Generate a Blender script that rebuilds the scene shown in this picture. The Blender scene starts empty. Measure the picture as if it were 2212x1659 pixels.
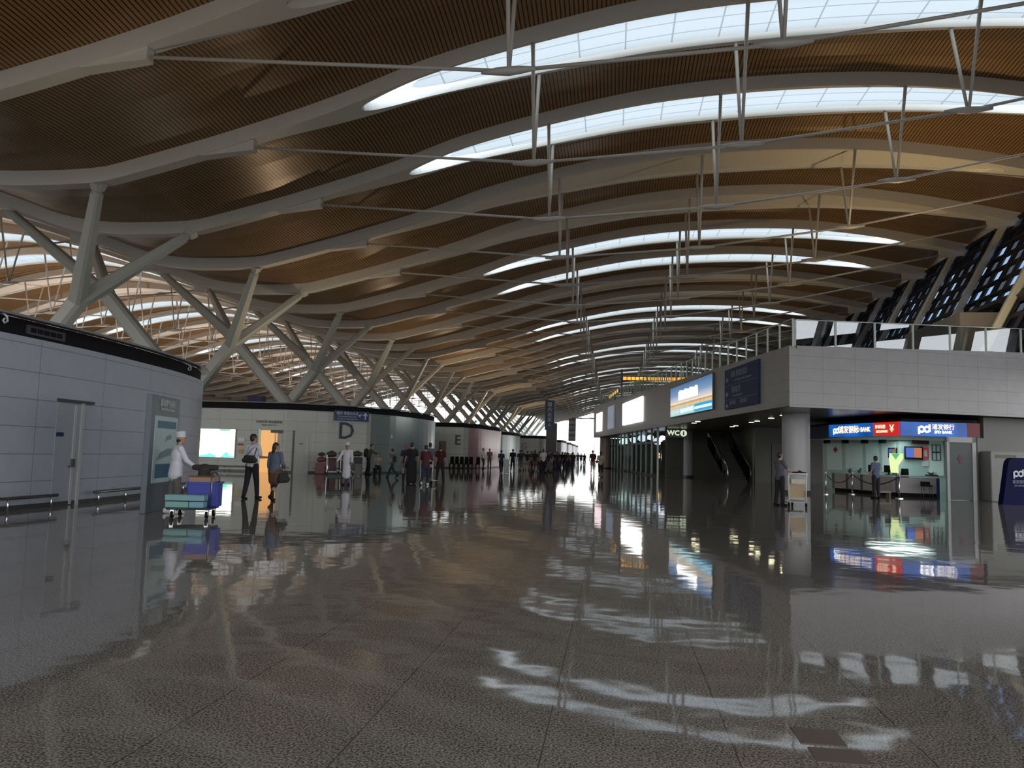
import bpy, bmesh, math, random
from mathutils import Vector, Matrix
random.seed(7)
SC = bpy.context.scene
COL = SC.collection
PI = math.pi
V = Vector

# ------------------------------------------------------------------ materials
MATS = {}
def mat(name, col, rough=0.5, metal=0.0, emit=None, es=1.0, spec=0.5, noise=0.0, nscale=8.0, ior=None):
    if name in MATS: return MATS[name]
    m = bpy.data.materials.new(name); m.use_nodes = True
    nt = m.node_tree; b = nt.nodes['Principled BSDF']
    c = (col[0], col[1], col[2], 1)
    b.inputs['Base Color'].default_value = c
    b.inputs['Roughness'].default_value = rough
    b.inputs['Metallic'].default_value = metal
    b.inputs['Specular IOR Level'].default_value = spec
    if ior: b.inputs['IOR'].default_value = ior
    if emit:
        b.inputs['Emission Color'].default_value = (emit[0], emit[1], emit[2], 1)
        b.inputs['Emission Strength'].default_value = es
    if noise > 0:
        tc = nt.nodes.new('ShaderNodeTexCoord'); n = nt.nodes.new('ShaderNodeTexNoise')
        n.inputs['Scale'].default_value = nscale; n.inputs['Detail'].default_value = 4
        nt.links.new(tc.outputs['Object'], n.inputs['Vector'])
        mx = nt.nodes.new('ShaderNodeMix'); mx.data_type = 'RGBA'
        mx.inputs['A'].default_value = tuple(max(0, x * (1 - noise)) for x in col) + (1,)
        mx.inputs['B'].default_value = tuple(min(1, x * (1 + noise)) for x in col) + (1,)
        nt.links.new(n.outputs['Fac'], mx.inputs['Factor'])
        nt.links.new(mx.outputs['Result'], b.inputs['Base Color'])
    MATS[name] = m
    return m

def mat_floor():
    m = bpy.data.materials.new('polished_granite'); m.use_nodes = True
    nt = m.node_tree; b = nt.nodes['Principled BSDF']; L = nt.links
    tc = nt.nodes.new('ShaderNodeTexCoord')
    n1 = nt.nodes.new('ShaderNodeTexNoise'); n1.inputs['Scale'].default_value = 75; n1.inputs['Detail'].default_value = 3
    n2 = nt.nodes.new('ShaderNodeTexVoronoi'); n2.inputs['Scale'].default_value = 70
    L.new(tc.outputs['Object'], n1.inputs['Vector']); L.new(tc.outputs['Object'], n2.inputs['Vector'])
    r = nt.nodes.new('ShaderNodeValToRGB')
    r.color_ramp.elements[0].position = 0.36; r.color_ramp.elements[0].color = (0.055, 0.05, 0.046, 1)
    r.color_ramp.elements[1].position = 0.62; r.color_ramp.elements[1].color = (0.40, 0.36, 0.32, 1)
    L.new(n1.outputs['Fac'], r.inputs['Fac'])
    n2.inputs['Scale'].default_value = 150
    mx = nt.nodes.new('ShaderNodeMix'); mx.data_type = 'RGBA'; mx.blend_type = 'MULTIPLY'
    n4 = nt.nodes.new('ShaderNodeTexNoise'); n4.inputs['Scale'].default_value = 160; n4.inputs['Detail'].default_value = 2; L.new(tc.outputs['Object'], n4.inputs['Vector'])
    r2 = nt.nodes.new('ShaderNodeValToRGB')
    r2.color_ramp.elements[0].position = 0.36; r2.color_ramp.elements[0].color = (0.35, 0.33, 0.3, 1)
    r2.color_ramp.elements[1].position = 0.5; r2.color_ramp.elements[1].color = (1, 1, 1, 1)
    L.new(n4.outputs['Fac'], r2.inputs['Fac'])
    mx.inputs['Factor'].default_value = 0.8
    L.new(r.outputs['Color'], mx.inputs['A']); L.new(r2.outputs['Color'], mx.inputs['B'])
    # joints every 0.95 m
    sp = nt.nodes.new('ShaderNodeSeparateXYZ'); L.new(tc.outputs['Object'], sp.inputs['Vector'])
    outs = []
    for ax, off, per in (('X', 0.33, 0.95), ('Y', 0.2, 1.9)):
        a = nt.nodes.new('ShaderNodeMath'); a.operation = 'ADD'; a.inputs[1].default_value = off + 190 * per
        L.new(sp.outputs[ax], a.inputs[0])
        d = nt.nodes.new('ShaderNodeMath'); d.operation = 'MODULO'; d.inputs[1].default_value = per
        L.new(a.outputs[0], d.inputs[0])
        c = nt.nodes.new('ShaderNodeMath'); c.operation = 'LESS_THAN'; c.inputs[1].default_value = 0.007 if ax == 'X' else 0.003
        L.new(d.outputs[0], c.inputs[0]); outs.append(c)
    mm = nt.nodes.new('ShaderNodeMath'); mm.operation = 'MAXIMUM'
    L.new(outs[0].outputs[0], mm.inputs[0]); L.new(outs[1].outputs[0], mm.inputs[1])
    mj = nt.nodes.new('ShaderNodeMix'); mj.data_type = 'RGBA'
    mj.inputs['B'].default_value = (0.065, 0.058, 0.052, 1)
    L.new(mm.outputs[0], mj.inputs['Factor']); L.new(mx.outputs['Result'], mj.inputs['A'])
    L.new(mj.outputs['Result'], b.inputs['Base Color'])
    b.inputs['Roughness'].default_value = 0.045
    b.inputs['IOR'].default_value = 1.95
    # gentle waviness of the polished slabs
    n3 = nt.nodes.new('ShaderNodeTexNoise'); n3.inputs['Scale'].default_value = 1.3; n3.inputs['Detail'].default_value = 2
    L.new(tc.outputs['Object'], n3.inputs['Vector'])
    bp = nt.nodes.new('ShaderNodeBump'); bp.inputs['Strength'].default_value = 0.35; bp.inputs['Distance'].default_value = 0.012
    L.new(n3.outputs['Fac'], bp.inputs['Height']); L.new(bp.outputs['Normal'], b.inputs['Normal'])
    return m

def mat_slats():
    m = bpy.data.materials.new('ceiling_slats'); m.use_nodes = True
    nt = m.node_tree; b = nt.nodes['Principled BSDF']; L = nt.links
    uv = nt.nodes.new('ShaderNodeUVMap'); sp = nt.nodes.new('ShaderNodeSeparateXYZ')
    L.new(uv.outputs['UV'], sp.inputs['Vector'])
    d = nt.nodes.new('ShaderNodeMath'); d.operation = 'FRACT'
    L.new(sp.outputs['X'], d.inputs[0])
    c = nt.nodes.new('ShaderNodeMath'); c.operation = 'LESS_THAN'; c.inputs[1].default_value = 0.27
    L.new(d.outputs[0], c.inputs[0])
    tc = nt.nodes.new('ShaderNodeTexCoord')
    n = nt.nodes.new('ShaderNodeTexNoise'); n.inputs['Scale'].default_value = 0.35; n.inputs['Detail'].default_value = 3
    L.new(tc.outputs['Object'], n.inputs['Vector'])
    a = nt.nodes.new('ShaderNodeMix'); a.data_type = 'RGBA'
    a.inputs['A'].default_value = (0.24, 0.135, 0.052, 1); a.inputs['B'].default_value = (0.36, 0.215, 0.09, 1)
    L.new(n.outputs['Fac'], a.inputs['Factor'])
    mj = nt.nodes.new('ShaderNodeMix'); mj.data_type = 'RGBA'; mj.inputs['B'].default_value = (0.02, 0.011, 0.006, 1)
    L.new(c.outputs[0], mj.inputs['Factor']); L.new(a.outputs['Result'], mj.inputs['A'])
    L.new(mj.outputs['Result'], b.inputs['Base Color'])
    b.inputs['Roughness'].default_value = 0.33
    b.inputs['Metallic'].default_value = 0.25
    return m

def mat_pane(name, col, lines=True):
    # light-diffusing skylight sheet: daylight from above passes through
    m = bpy.data.materials.new(name); m.use_nodes = True
    nt = m.node_tree; L = nt.links
    nt.nodes.remove(nt.nodes['Principled BSDF'])
    out = nt.nodes['Material Output']
    t = nt.nodes.new('ShaderNodeBsdfTranslucent'); t.inputs['Color'].default_value = (*col, 1)
    if lines:
        uv = nt.nodes.new('ShaderNodeUVMap'); sp = nt.nodes.new('ShaderNodeSeparateXYZ'); L.new(uv.outputs['UV'], sp.inputs['Vector'])
        prev = None
        for ax, per, w in (('X', 2.0, 0.035), ('Y', 0.9, 0.03)):
            a = nt.nodes.new('ShaderNodeMath'); a.operation = 'PINGPONG'; a.inputs[1].default_value = per / 2
            L.new(sp.outputs[ax], a.inputs[0])
            c = nt.nodes.new('ShaderNodeMath'); c.operation = 'LESS_THAN'; c.inputs[1].default_value = w
            L.new(a.outputs[0], c.inputs[0])
            if prev is None: prev = c
            else:
                mx = nt.nodes.new('ShaderNodeMath'); mx.operation = 'MAXIMUM'
                L.new(prev.outputs[0], mx.inputs[0]); L.new(c.outputs[0], mx.inputs[1]); prev = mx
        mm = nt.nodes.new('ShaderNodeMix'); mm.data_type = 'RGBA'
        mm.inputs['A'].default_value = (*col, 1); mm.inputs['B'].default_value = (*[x * .6 for x in col], 1)
        L.new(prev.outputs[0], mm.inputs['Factor']); L.new(mm.outputs['Result'], t.inputs['Color'])
    L.new(t.outputs[0], out.inputs['Surface'])
    return m

def mat_glass(name, tint, refl=0.12, rough=0.0):
    m = bpy.data.materials.new(name); m.use_nodes = True
    nt = m.node_tree; L = nt.links
    nt.nodes.remove(nt.nodes['Principled BSDF'])
    out = nt.nodes['Material Output']
    t = nt.nodes.new('ShaderNodeBsdfTransparent'); t.inputs['Color'].default_value = (*tint, 1)
    g = nt.nodes.new('ShaderNodeBsdfGlossy'); g.inputs['Roughness'].default_value = rough
    g.inputs['Color'].default_value = (0.9, 0.95, 1, 1)
    mx = nt.nodes.new('ShaderNodeMixShader'); mx.inputs[0].default_value = refl
    L.new(t.outputs[0], mx.inputs[1]); L.new(g.outputs[0], mx.inputs[2]); L.new(mx.outputs[0], out.inputs['Surface'])
    return m

M_FLOOR = mat_floor(); M_SLAT = mat_slats()
M_RIB = mat('painted_steel_cream', (0.66, 0.62, 0.55), 0.38, noise=0.03, nscale=2)
M_COLM = mat('column_steel_greenish', (0.56, 0.57, 0.50), 0.35, noise=0.04, nscale=2)
M_ROD = mat('tie_rod_grey', (0.50, 0.47, 0.43), 0.35)
M_STRUT = mat('strut_cream', (0.60, 0.56, 0.50), 0.35)
M_LINER = mat('skylight_liner_white', (0.88, 0.88, 0.86), 0.5)
M_PANE = mat_pane('skylight_diffuser', (0.37, 0.395, 0.40)); M_RIM = mat_pane('skylight_rim_diffuser', (0.82, 0.84, 0.82), False)
M_CLOSED = mat('closed_skylight_panel', (0.74, 0.69, 0.62), 0.45)
M_ENDGL = mat_glass('clear_window_glass', (0.95, 0.97, 0.98), 0.06)
M_MULL = mat('window_mullion_grey', (0.28, 0.28, 0.28), 0.4)
M_PANELW = mat('wall_panel_grey', (0.50, 0.52, 0.56), 0.32, noise=0.05, nscale=3)
M_PANELC = mat('wall_panel_cream', (0.55, 0.56, 0.51), 0.3, noise=0.04, nscale=3)
M_FASC = mat('balcony_panel_grey', (0.42, 0.41, 0.42), 0.38, noise=0.05, nscale=3)
M_FASC2 = mat('balcony_panel_brown_grey', (0.27, 0.26, 0.235), 0.35, noise=0.05, nscale=3)
M_JOINT = mat('panel_joint_dark', (0.10, 0.10, 0.10), 0.6)
M_BLACK = mat('black_band', (0.010, 0.010, 0.012), 0.7, spec=0.15)
M_DARK = mat('dark_grey_trim', (0.05, 0.052, 0.056), 0.4)
M_METALGR = mat('brushed_metal_green', (0.34, 0.40, 0.38), 0.28, metal=0.35)
M_PINK = mat('pink_reflection_panel', (0.52, 0.33, 0.36), 0.3, metal=0.1)
M_CHROME = mat('stainless_steel', (0.62, 0.62, 0.62), 0.22, metal=1.0)
M_STEELD = mat('dark_steel', (0.16, 0.16, 0.17), 0.3, metal=0.8)
M_NAVY = mat('navy_sign', (0.018, 0.038, 0.13), 0.35)
M_NAVYD = mat('dark_navy_sign', (0.014, 0.030, 0.085), 0.55, spec=0.2)
M_WTXT = mat('sign_white_text', (0.6, 0.62, 0.66), 0.5)
M_DTXT = mat('dark_lettering', (0.022, 0.045, 0.07), 0.5)
M_SIGNTXT_DIM = mat('sign_dim_text', (0.22, 0.26, 0.32), 0.6)
M_WHITE = mat('white_paint', (0.72, 0.72, 0.70), 0.4)

# ------------------------------------------------------------------ mesh helpers
class MB:
    def __init__(s): s.v = []; s.f = []; s.m = []; s.uv = {}
    def quad(s, a, b, c, d, mi=0, uv=None):
        i = len(s.v); s.v += [tuple(a), tuple(b), tuple(c), tuple(d)]
        if uv: s.uv[len(s.f)] = uv
        s.f.append((i, i+1, i+2, i+3)); s.m.append(mi)
    def poly(s, pts, mi=0):
        i = len(s.v); s.v += [tuple(p) for p in pts]; s.f.append(tuple(range(i, i+len(pts)))); s.m.append(mi)
    def box(s, c, d, rz=0, mi=0, rx=0, ry=0):
        R = Matrix.Rotation(rz, 3, 'Z') @ Matrix.Rotation(ry, 3, 'Y') @ Matrix.Rotation(rx, 3, 'X')
        i = len(s.v); c = V(c)
        for x in (-.5, .5):
            for y in (-.5, .5):
                for z in (-.5, .5):
                    s.v.append(tuple(c + R @ V((x*d[0], y*d[1], z*d[2]))))
        for q in ((0,1,3,2),(4,6,7,5),(0,4,5,1),(2,3,7,6),(0,2,6,4),(1,5,7,3)):
            s.f.append(tuple(i+k for k in q)); s.m.append(mi)
    def box2(s, a, b, mi=0):
        s.box([(a[k]+b[k])/2 for k in range(3)], [abs(b[k]-a[k]) for k in range(3)], 0, mi)
    def wall(s, p, q, z0, z1, t=0.1, mi=0):   # vertical slab between two plan points
        p = V((p[0], p[1])); q = V((q[0], q[1])); d = q-p
        s.box(((p.x+q.x)/2, (p.y+q.y)/2, (z0+z1)/2), (d.length, t, z1-z0), math.atan2(d.y, d.x), mi)
    def prism(s, pts, z0, z1, mi=0, mi_top=None):
        n = len(pts); i = len(s.v)
        s.v += [(p[0], p[1], z0) for p in pts] + [(p[0], p[1], z1) for p in pts]
        for k in range(n):
            j = (k+1) % n; s.f.append((i+k, i+j, i+n+j, i+n+k)); s.m.append(mi)
        s.f.append(tuple(i+n+k for k in range(n))); s.m.append(mi if mi_top is None else mi_top)
        s.f.append(tuple(i+k for k in reversed(range(n)))); s.m.append(mi if mi_top is None else mi_top)
    def tube(s, path, r, seg=8, mi=0, flat=1.0, side=None, cap=True):
        path = [V(p) for p in path]; n = len(path)
        rr = r if isinstance(r, (list, tuple)) else [r]*n
        i0 = len(s.v)
        for k in range(n):
            t = (path[min(k+1, n-1)] - path[max(k-1, 0)]).normalized()
            sd = V(side) if side is not None else (V((0, 0, 1)) if abs(t.z) < .9 else V((1, 0, 0)))
            if side is None: u = t.cross(sd).normalized()
            else: u = (sd - t*sd.dot(t)).normalized()
            w = t.cross(u).normalized()
            for j in range(seg):
                a = 2*PI*j/seg
                s.v.append(tuple(path[k] + u*(rr[k]*math.cos(a)) + w*(rr[k]*flat*math.sin(a))))
        for k in range(n-1):
            for j in range(seg):
                a = i0+k*seg+j; b = i0+k*seg+(j+1) % seg
                s.f.append((a, b, b+seg, a+seg)); s.m.append(mi)
        if cap:
            s.f.append(tuple(i0+j for j in reversed(range(seg)))); s.m.append(mi)
            s.f.append(tuple(i0+(n-1)*seg+j for j in range(seg))); s.m.append(mi)
    def ball(s, c, r, seg=12, rings=8, mi=0, R=None):
        c = V(c); r = (r, r, r) if not isinstance(r, (tuple, list)) else r
        R = R or Matrix.Identity(3); i0 = len(s.v)
        for k in range(1, rings):
            p = PI*k/rings
            for j in range(seg):
                a = 2*PI*j/seg
                s.v.append(tuple(c + R @ V((r[0]*math.sin(p)*math.cos(a), r[1]*math.sin(p)*math.sin(a), r[2]*math.cos(p)))))
        t = len(s.v); s.v.append(tuple(c + R @ V((0, 0, r[2])))); s.v.append(tuple(c + R @ V((0, 0, -r[2]))))
        for k in range(rings-2):
            for j in range(seg):
                a = i0+k*seg+j; b = i0+k*seg+(j+1) % seg
                s.f.append((a, a+seg, b+seg, b)); s.m.append(mi)
        for j in range(seg):
            b = (j+1) % seg
            s.f.append((t, i0+j, i0+b)); s.m.append(mi)
            e = i0+(rings-2)*seg; s.f.append((t+1, e+b, e+j)); s.m.append(mi)
    def cap(s, p0, p1, r0, r1, seg=10, flat=1.0, side=None):   # tapered capsule
        p0 = V(p0); p1 = V(p1); t = (p1-p0).normalized(); pts = []; rr = []
        for k in range(0, 4):
            a = PI/2*(1-k/3.0); pts.append(p0 - t*r0*math.sin(a)*min(1, flat)); rr.append(max(r0*math.cos(a), r0*.02))
        for k in range(0, 4):
            a = PI/2*(k/3.0); pts.append(p1 + t*r1*math.sin(a)*min(1, flat)); rr.append(max(r1*math.cos(a), r1*.02))
        s.tube(pts, rr, seg, 0, flat, side)
    def mesh(s, name):
        me = bpy.data.meshes.new(name); me.from_pydata(s.v, [], s.f)
        for p, m in zip(me.polygons, s.m): p.material_index = m
        if s.uv:
            l = me.uv_layers.new(name='UVMap')
            for fi, uvs in s.uv.items():
                for li, u in zip(me.polygons[fi].loop_indices, uvs): l.data[li].uv = u
        me.validate(); me.update()
        return me
    def build(s, name, mats, parent=None, smooth=False, bevel=0):
        me = s.mesh(name)
        return link(name, me, mats, parent, smooth, bevel)

def link(name, me, mats, parent=None, smooth=False, bevel=0):
    o = bpy.data.objects.new(name, me); COL.objects.link(o)
    for m in (mats if isinstance(mats, (list, tuple)) else [mats]): me.materials.append(m)
    if parent is not None: o.parent = parent
    if smooth:
        for p in me.polygons: p.use_smooth = True
    if bevel:
        b = o.modifiers.new('bevel', 'BEVEL'); b.width = bevel; b.segments = 2; b.limit_method = 'ANGLE'
    return o
def tag(o, label=None, cat=None, group=None, kind=None):
    if label: o['label'] = label
    if cat: o['category'] = cat
    if group: o['group'] = group
    if kind: o['kind'] = kind
    return o
def empty(name, loc=(0, 0, 0), rz=0, label=None, cat=None, group=None):
    o = bpy.data.objects.new(name, None); COL.objects.link(o)
    o.empty_display_size = 0.2; o.location = loc; o.rotation_euler = (0, 0, rz)
    return tag(o, label, cat, group)
def copy_tree(o, parent=None):
    c = o.copy(); COL.objects.link(c)
    if parent is not None: c.parent = parent
    for ch in list(o.children): copy_tree(ch, c)
    return c
def struct(name, mb, mats, label=None):
    o = mb.build(name, mats) ; o['kind'] = 'structure'
    if label: o['label'] = label; o['category'] = 'building part'
    return o

FONT = None
def text(s, size, m, parent, loc, rz=0, name='lettering', depth=0.006, align='CENTER', sx=1.0, rx=PI/2, off=0.0):
    cu = bpy.data.curves.new('t', 'FONT'); cu.body = s; cu.size = size; cu.extrude = depth
    cu.offset = off; cu.align_x = align; cu.align_y = 'CENTER'; cu.resolution_u = 2
    o = bpy.data.objects.new('t', cu); COL.objects.link(o)
    dg = bpy.context.evaluated_depsgraph_get()
    me = bpy.data.meshes.new_from_object(o.evaluated_get(dg))
    bpy.data.objects.remove(o); bpy.data.curves.remove(cu)
    me.materials.clear(); me.name = name
    t = link(name, me, m, parent)
    t.location = loc; t.rotation_euler = (rx, 0, rz); t.scale = (sx, 1, 1)
    return t

def remesh(mb, vox, smooth=6):
    me = mb.mesh('tmp'); o = bpy.data.objects.new('tmp', me); COL.objects.link(o)
    r = o.modifiers.new('r', 'REMESH'); r.mode = 'VOXEL'; r.voxel_size = vox
    if smooth:
        s = o.modifiers.new('s', 'SMOOTH'); s.iterations = smooth; s.factor = 0.5
    dg = bpy.context.evaluated_depsgraph_get()
    out = bpy.data.meshes.new_from_object(o.evaluated_get(dg))
    bpy.data.objects.remove(o); bpy.data.meshes.remove(me)
    for p in out.polygons: p.use_smooth = True
    return out
# ------------------------------------------------------------------ people
SKIN = mat('skin', (0.36, 0.21, 0.15), 0.5); HAIRM = mat('black_hair', (0.012, 0.010, 0.010), 0.45)
EYEM = mat('eye_dark', (0.02, 0.015, 0.012), 0.3); LIPM = mat('lips', (0.36, 0.13, 0.11), 0.5)
def cloth(name, col, r=0.85): return mat('cloth_'+name, col, r, noise=.12, nscale=9)
def rot2(v, a): return V((v.x*math.cos(a)-v.y*math.sin(a), v.x*math.sin(a)+v.y*math.cos(a), v.z))
def skeleton(p):
    """local frame: faces +Y, +X is the person's right ... returns joint dict (H = 1.75 units, scaled later)"""
    J = {}
    lean = p.get('lean', 0.0)          # forward lean of the trunk
    pel = V((0, 0, .93)); J['pel'] = pel
    tz = V((0, math.sin(lean), math.cos(lean)))
    fw = V((0, math.cos(lean), -math.sin(lean)))
    J['waist'] = pel+tz*.16; J['chest'] = pel+tz*.36; J['neck0'] = pel+tz*.53; J['neck1'] = pel+tz*.60+fw*.01
    J['head'] = pel+tz*.705+fw*.025; J['tz'] = tz; J['fw'] = fw
    w = p.get('sh', 1.0)
    for s, n in ((1, 'r'), (-1, 'l')):
        hip = pel+V((s*.092, 0, -.02)); J['hip'+n] = hip
        a, k = p.get('leg'+n, (0.0, 0.02)); sp = p.get('spread', .02)*s
        knee = hip+V((sp*.4, .43*math.sin(a), -.43*math.cos(a))); J['knee'+n] = knee
        an = knee+V((sp*.3, .41*math.sin(a-k), -.41*math.cos(a-k))); J['ank'+n] = an; J['foota'+n] = a-k
        sh = pel+tz*.49+V((s*.185*w, 0, 0)); J['sh'+n] = sh
        b, c, e = p.get('arm'+n, (0.05, .12, .15))
        el = sh+V((s*.29*math.sin(c), .29*math.sin(b)*math.cos(c), -.29*math.cos(b)*math.cos(c))); J['el'+n] = el
        inw = p.get('in'+n, .0)
        wr = el+V((s*.25*(math.sin(c)-inw)*.9, .25*math.sin(b+e)*math.cos(c*.5), -.25*math.cos(b+e)*math.cos(c*.5))); J['wr'+n] = wr
    mz = min(J['ankl'].z-.085*math.cos(J['footal']*.5), J['ankr'].z-.085*math.cos(J['footar']*.5))
    if p.get('sit'): mz = min(J['ankl'].z, J['ankr'].z)-.085
    for k2, v in J.items():
        if k2 not in ('tz', 'fw') and isinstance(v, Vector): v.z -= mz
    return J
def hand(mb, wr, el, s, fine):
    d = (wr-el).normalized(); side = V((0, 1, 0)); side = (side-d*side.dot(d)).normalized(); nrm = d.cross(side)
    palm = wr+d*.045
    mb.cap(wr, wr+d*.075, .024, .036, 10, .5, side)
    if not fine:
        mb.cap(wr+d*.07, wr+d*.16-nrm*.0, .033, .022, 8, .45, side); return
    L = (.062, .072, .068, .052)
    for i in range(4):
        b = wr+d*.088+side*((1.5-i)*.0185)
        curl = -nrm*s*.5
        m1 = b+(d*.8+curl*.35).normalized()*L[i]*.55; m2 = m1+(d*.6+curl*.9).normalized()*L[i]*.6
        mb.cap(b, m1, .0095, .0088, 8); mb.cap(m1, m2, .0088, .0072, 8)
    t0 = wr+d*.035+side*.026; t1 = t0+(side*.7+d*.75).normalized()*.036; t2 = t1+(side*.25+d*.95).normalized()*.03
    mb.cap(t0, t1, .012, .0105, 8); mb.cap(t1, t2, .0105, .0085, 8)
def person(p, label=None, group=None):
    J = skeleton(p); fine = p.get('fine', False); vox = .0075 if fine else .018
    H = p.get('h', 1.72)/1.765; root = empty('person'); tz, fw = J['tz'], J['fw']; X = (1, 0, 0)
    fem = p.get('fem', False)
    mb = MB()
    # trunk
    mb.cap(J['pel']-tz*.03, J['waist'], .155, .128 if fem else .138, 14, .68, X)
    mb.cap(J['waist'], J['chest'], .128 if fem else .138, .158, 14, .66, X)
    mb.cap(J['chest'], J['chest']+tz*.1, .158, .13, 14, .62, X)
    mb.cap(J['shl']*.92+J['shr']*.08, J['shr']*.92+J['shl']*.08, .062, .062, 10)
    mb.cap(J['neck0']-tz*.03, J['neck1']+tz*.04, .058, .052, 10)
    turn = p.get('turn', 0.0); nod = p.get('nod', 0.0)
    Rh = Matrix.Rotation(turn, 3, 'Z') @ Matrix.Rotation(-nod, 3, 'X')
    hc = J['head']; 
    def hp(x, y, z): return hc+Rh @ V((x, y, z))
    mb.ball(hp(0, -.008, .025), (.077, .098, .1), 16, 12, 0, Rh)
    mb.ball(hp(0, .018, -.035), (.06, .07, .082), 14, 10, 0, Rh)
    mb.cap(hp(0, .088, .012), hp(0, .104, -.022), .009, .013, 8)
    mb.cap(hp(0, .07, -.088), hp(0, .075, -.08), .022, .022, 8)
    for s in (1, -1): mb.ball(hp(s*.078, -.01, -.005), (.009, .018, .032), 8, 6, 0, Rh)
    for s, n in ((1, 'r'), (-1, 'l')):
        mb.cap(J['sh'+n], J['el'+n], .05, .04, 10); mb.cap(J['el'+n], J['wr'+n], .041, .027, 10)
        hand(mb, J['wr'+n], J['el'+n], s, fine)
        mb.cap(J['hip'+n]+V((0, 0, .01)), J['knee'+n], .088 if not fem else .082, .054, 12)
        mb.cap(J['knee'+n], J['knee'+n].lerp(J['ank'+n], .35), .054, .057, 10)
        mb.cap(J['knee'+n].lerp(J['ank'+n], .35), J['ank'+n], .057, .036, 10)
        fa = J['foota'+n]; pitch = min(max(-fa*.7, -.1), .9) if fa < 0 else -fa*.4
        fd = V((p.get('toe', .1)*s, math.cos(pitch), -math.sin(pitch))).normalized(); dn = V((0, -math.sin(pitch), -math.cos(pitch)))
        J['fd'+n] = fd; J['hl'+n] = J['ank'+n]+dn*.048-fd*.035; J['to'+n] = J['hl'+n]+fd*.175+dn*.006
        mb.cap(J['hl'+n], J['to'+n], .034, .028, 10, .9)
    body = remesh(mb, vox, 5)
    bo = link('body', body, [SKIN, EYEM, LIPM], root)
    if fine:   # eyes, brows and mouth set into the face
        fb = MB()
        for s in (1, -1):
            fb.ball(hp(s*.031, .083, .008), (.013, .006, .006), 8, 6, 0, Rh)
            fb.cap(hp(s*.018, .091, .03), hp(s*.044, .080, .031), .004, .003, 6)
        e = fb.build('eyes', EYEM, root, smooth=True)
        fb = MB(); fb.cap(hp(-.02, .087, -.052), hp(.02, .087, -.052), .005, .005, 6); fb.build('mouth', LIPM, root, smooth=True)
    # hair
    mb = MB(); hs = p.get('hair', 'short')
    mb.ball(hp(0, -.02, .04), (.086, .1, .098), 14, 10, 0, Rh)
    if hs == 'short': mb.ball(hp(0, -.045, .0), (.079, .07, .085), 12, 8, 0, Rh)
    if hs in ('long', 'tail'): mb.cap(hp(0, -.05, .0), hp(0, -.075, -.13), .082, .06, 12)
    if hs == 'bun': mb.ball(hp(0, -.045, .0), (.08, .07, .08), 12, 8); mb.ball(hp(0, -.12, -.02), .042)
    if hs == 'tail': mb.cap(hp(0, -.1, -.05), hp(0, -.115, -.26), .035, .018)
    if hs == 'under': mb = MB(); mb.ball(hp(0, -.05, -.035), (.078, .062, .055), 12, 8); 
    if hs != 'none': link('hair', remesh(mb, .012 if fine else .02, 3), p.get('hairm', HAIRM), root)
    if p.get('hat'):
        mb = MB(); mb.tube([hp(0, -.015, .035), hp(0, -.02, .10), hp(0, -.03, .15), hp(0, -.035, .175)], [.098, .104, .112, .07], 16)
        mb.tube([hp(0, -.015, .03), hp(0, -.017, .065)], [.102, .102], 16)
        link('chef_hat', remesh(mb, .012, 3), p['hat'], root)
    # top
    mb = MB(); g = .018; t = p.get('top'); long = p.get('sleeve', 'short')
    lowz = p.get('hem', -.03); k_ = p.get('bulk', 1.05)
    mb.cap(J['pel']+tz*lowz, J['waist'], (.168+p.get('flare', 0))*k_, (.142+g*.3)*k_, 14, .72, X)
    mb.cap(J['waist'], J['chest'], (.145 if not fem else .135)*k_, .172*k_, 14, .7, X)
    mb.cap(J['chest'], J['chest']+tz*.1, .172*k_, .14*k_, 14, .66, X)
    mb.cap(J['shl']*.94+J['shr']*.06, J['shr']*.94+J['shl']*.06, .073, .073, 10)
    for n in 'rl':
        e = J['sh'+n].lerp(J['el'+n], .72 if long == 'short' else 1.0)
        mb.cap(J['sh'+n], e, .066, .058, 10)
        if long == 'long': mb.cap(J['el'+n], J['el'+n].lerp(J['wr'+n], .93), .056, .042, 10)
        if long == 'mid': mb.cap(J['el'+n], J['el'+n].lerp(J['wr'+n], .45), .058, .054, 10)
    link(p.get('topname', 'shirt'), remesh(mb, .011 if fine else .02, 3), t, root)
    # bottom
    mb = MB(); bt = p.get('bottype', 'trousers')
    mb.cap(J['pel']-tz*.04, J['pel']+tz*.07, .165, .15, 14, .74, X)
    for n in 'rl':
        if bt == 'trousers':
            mb.cap(J['hip'+n], J['knee'+n], .103, .075, 12); mb.cap(J['knee'+n], J['knee'+n].lerp(J['ank'+n], .93), .075, .06, 12)
        elif bt == 'shorts': mb.cap(J['hip'+n], J['hip'+n].lerp(J['knee'+n], .62), .108, .095, 12)
        elif bt == 'cropped':
            mb.cap(J['hip'+n], J['knee'+n], .1, .07, 12); mb.cap(J['knee'+n], J['knee'+n].lerp(J['ank'+n], .4), .07, .062, 12)
        elif bt == 'skirt': mb.cap(J['hip'+n], J['hip'+n].lerp(J['knee'+n], .7), .115, .12, 12)
        elif bt == 'longskirt': mb.cap(J['hip'+n], J['knee'+n].lerp(J['ank'+n], .85), .12, .13, 12)
    if bt in ('skirt', 'longskirt'): 
        k = .35 if bt == 'skirt' else .85
        a = (J['hipr']+J['hipl'])/2; b = (J['kneer']+J['kneel'])/2; c = (J['ankr']+J['ankl'])/2
        mb.cap(a, a.lerp(b, .75) if bt == 'skirt' else b.lerp(c, .8), .15, .17, 14, .8, X)
    link('skirt' if 'skirt' in bt else ('shorts' if bt == 'shorts' else 'trousers'), remesh(mb, .011 if fine else .02, 3), p['bot'], root)
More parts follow.
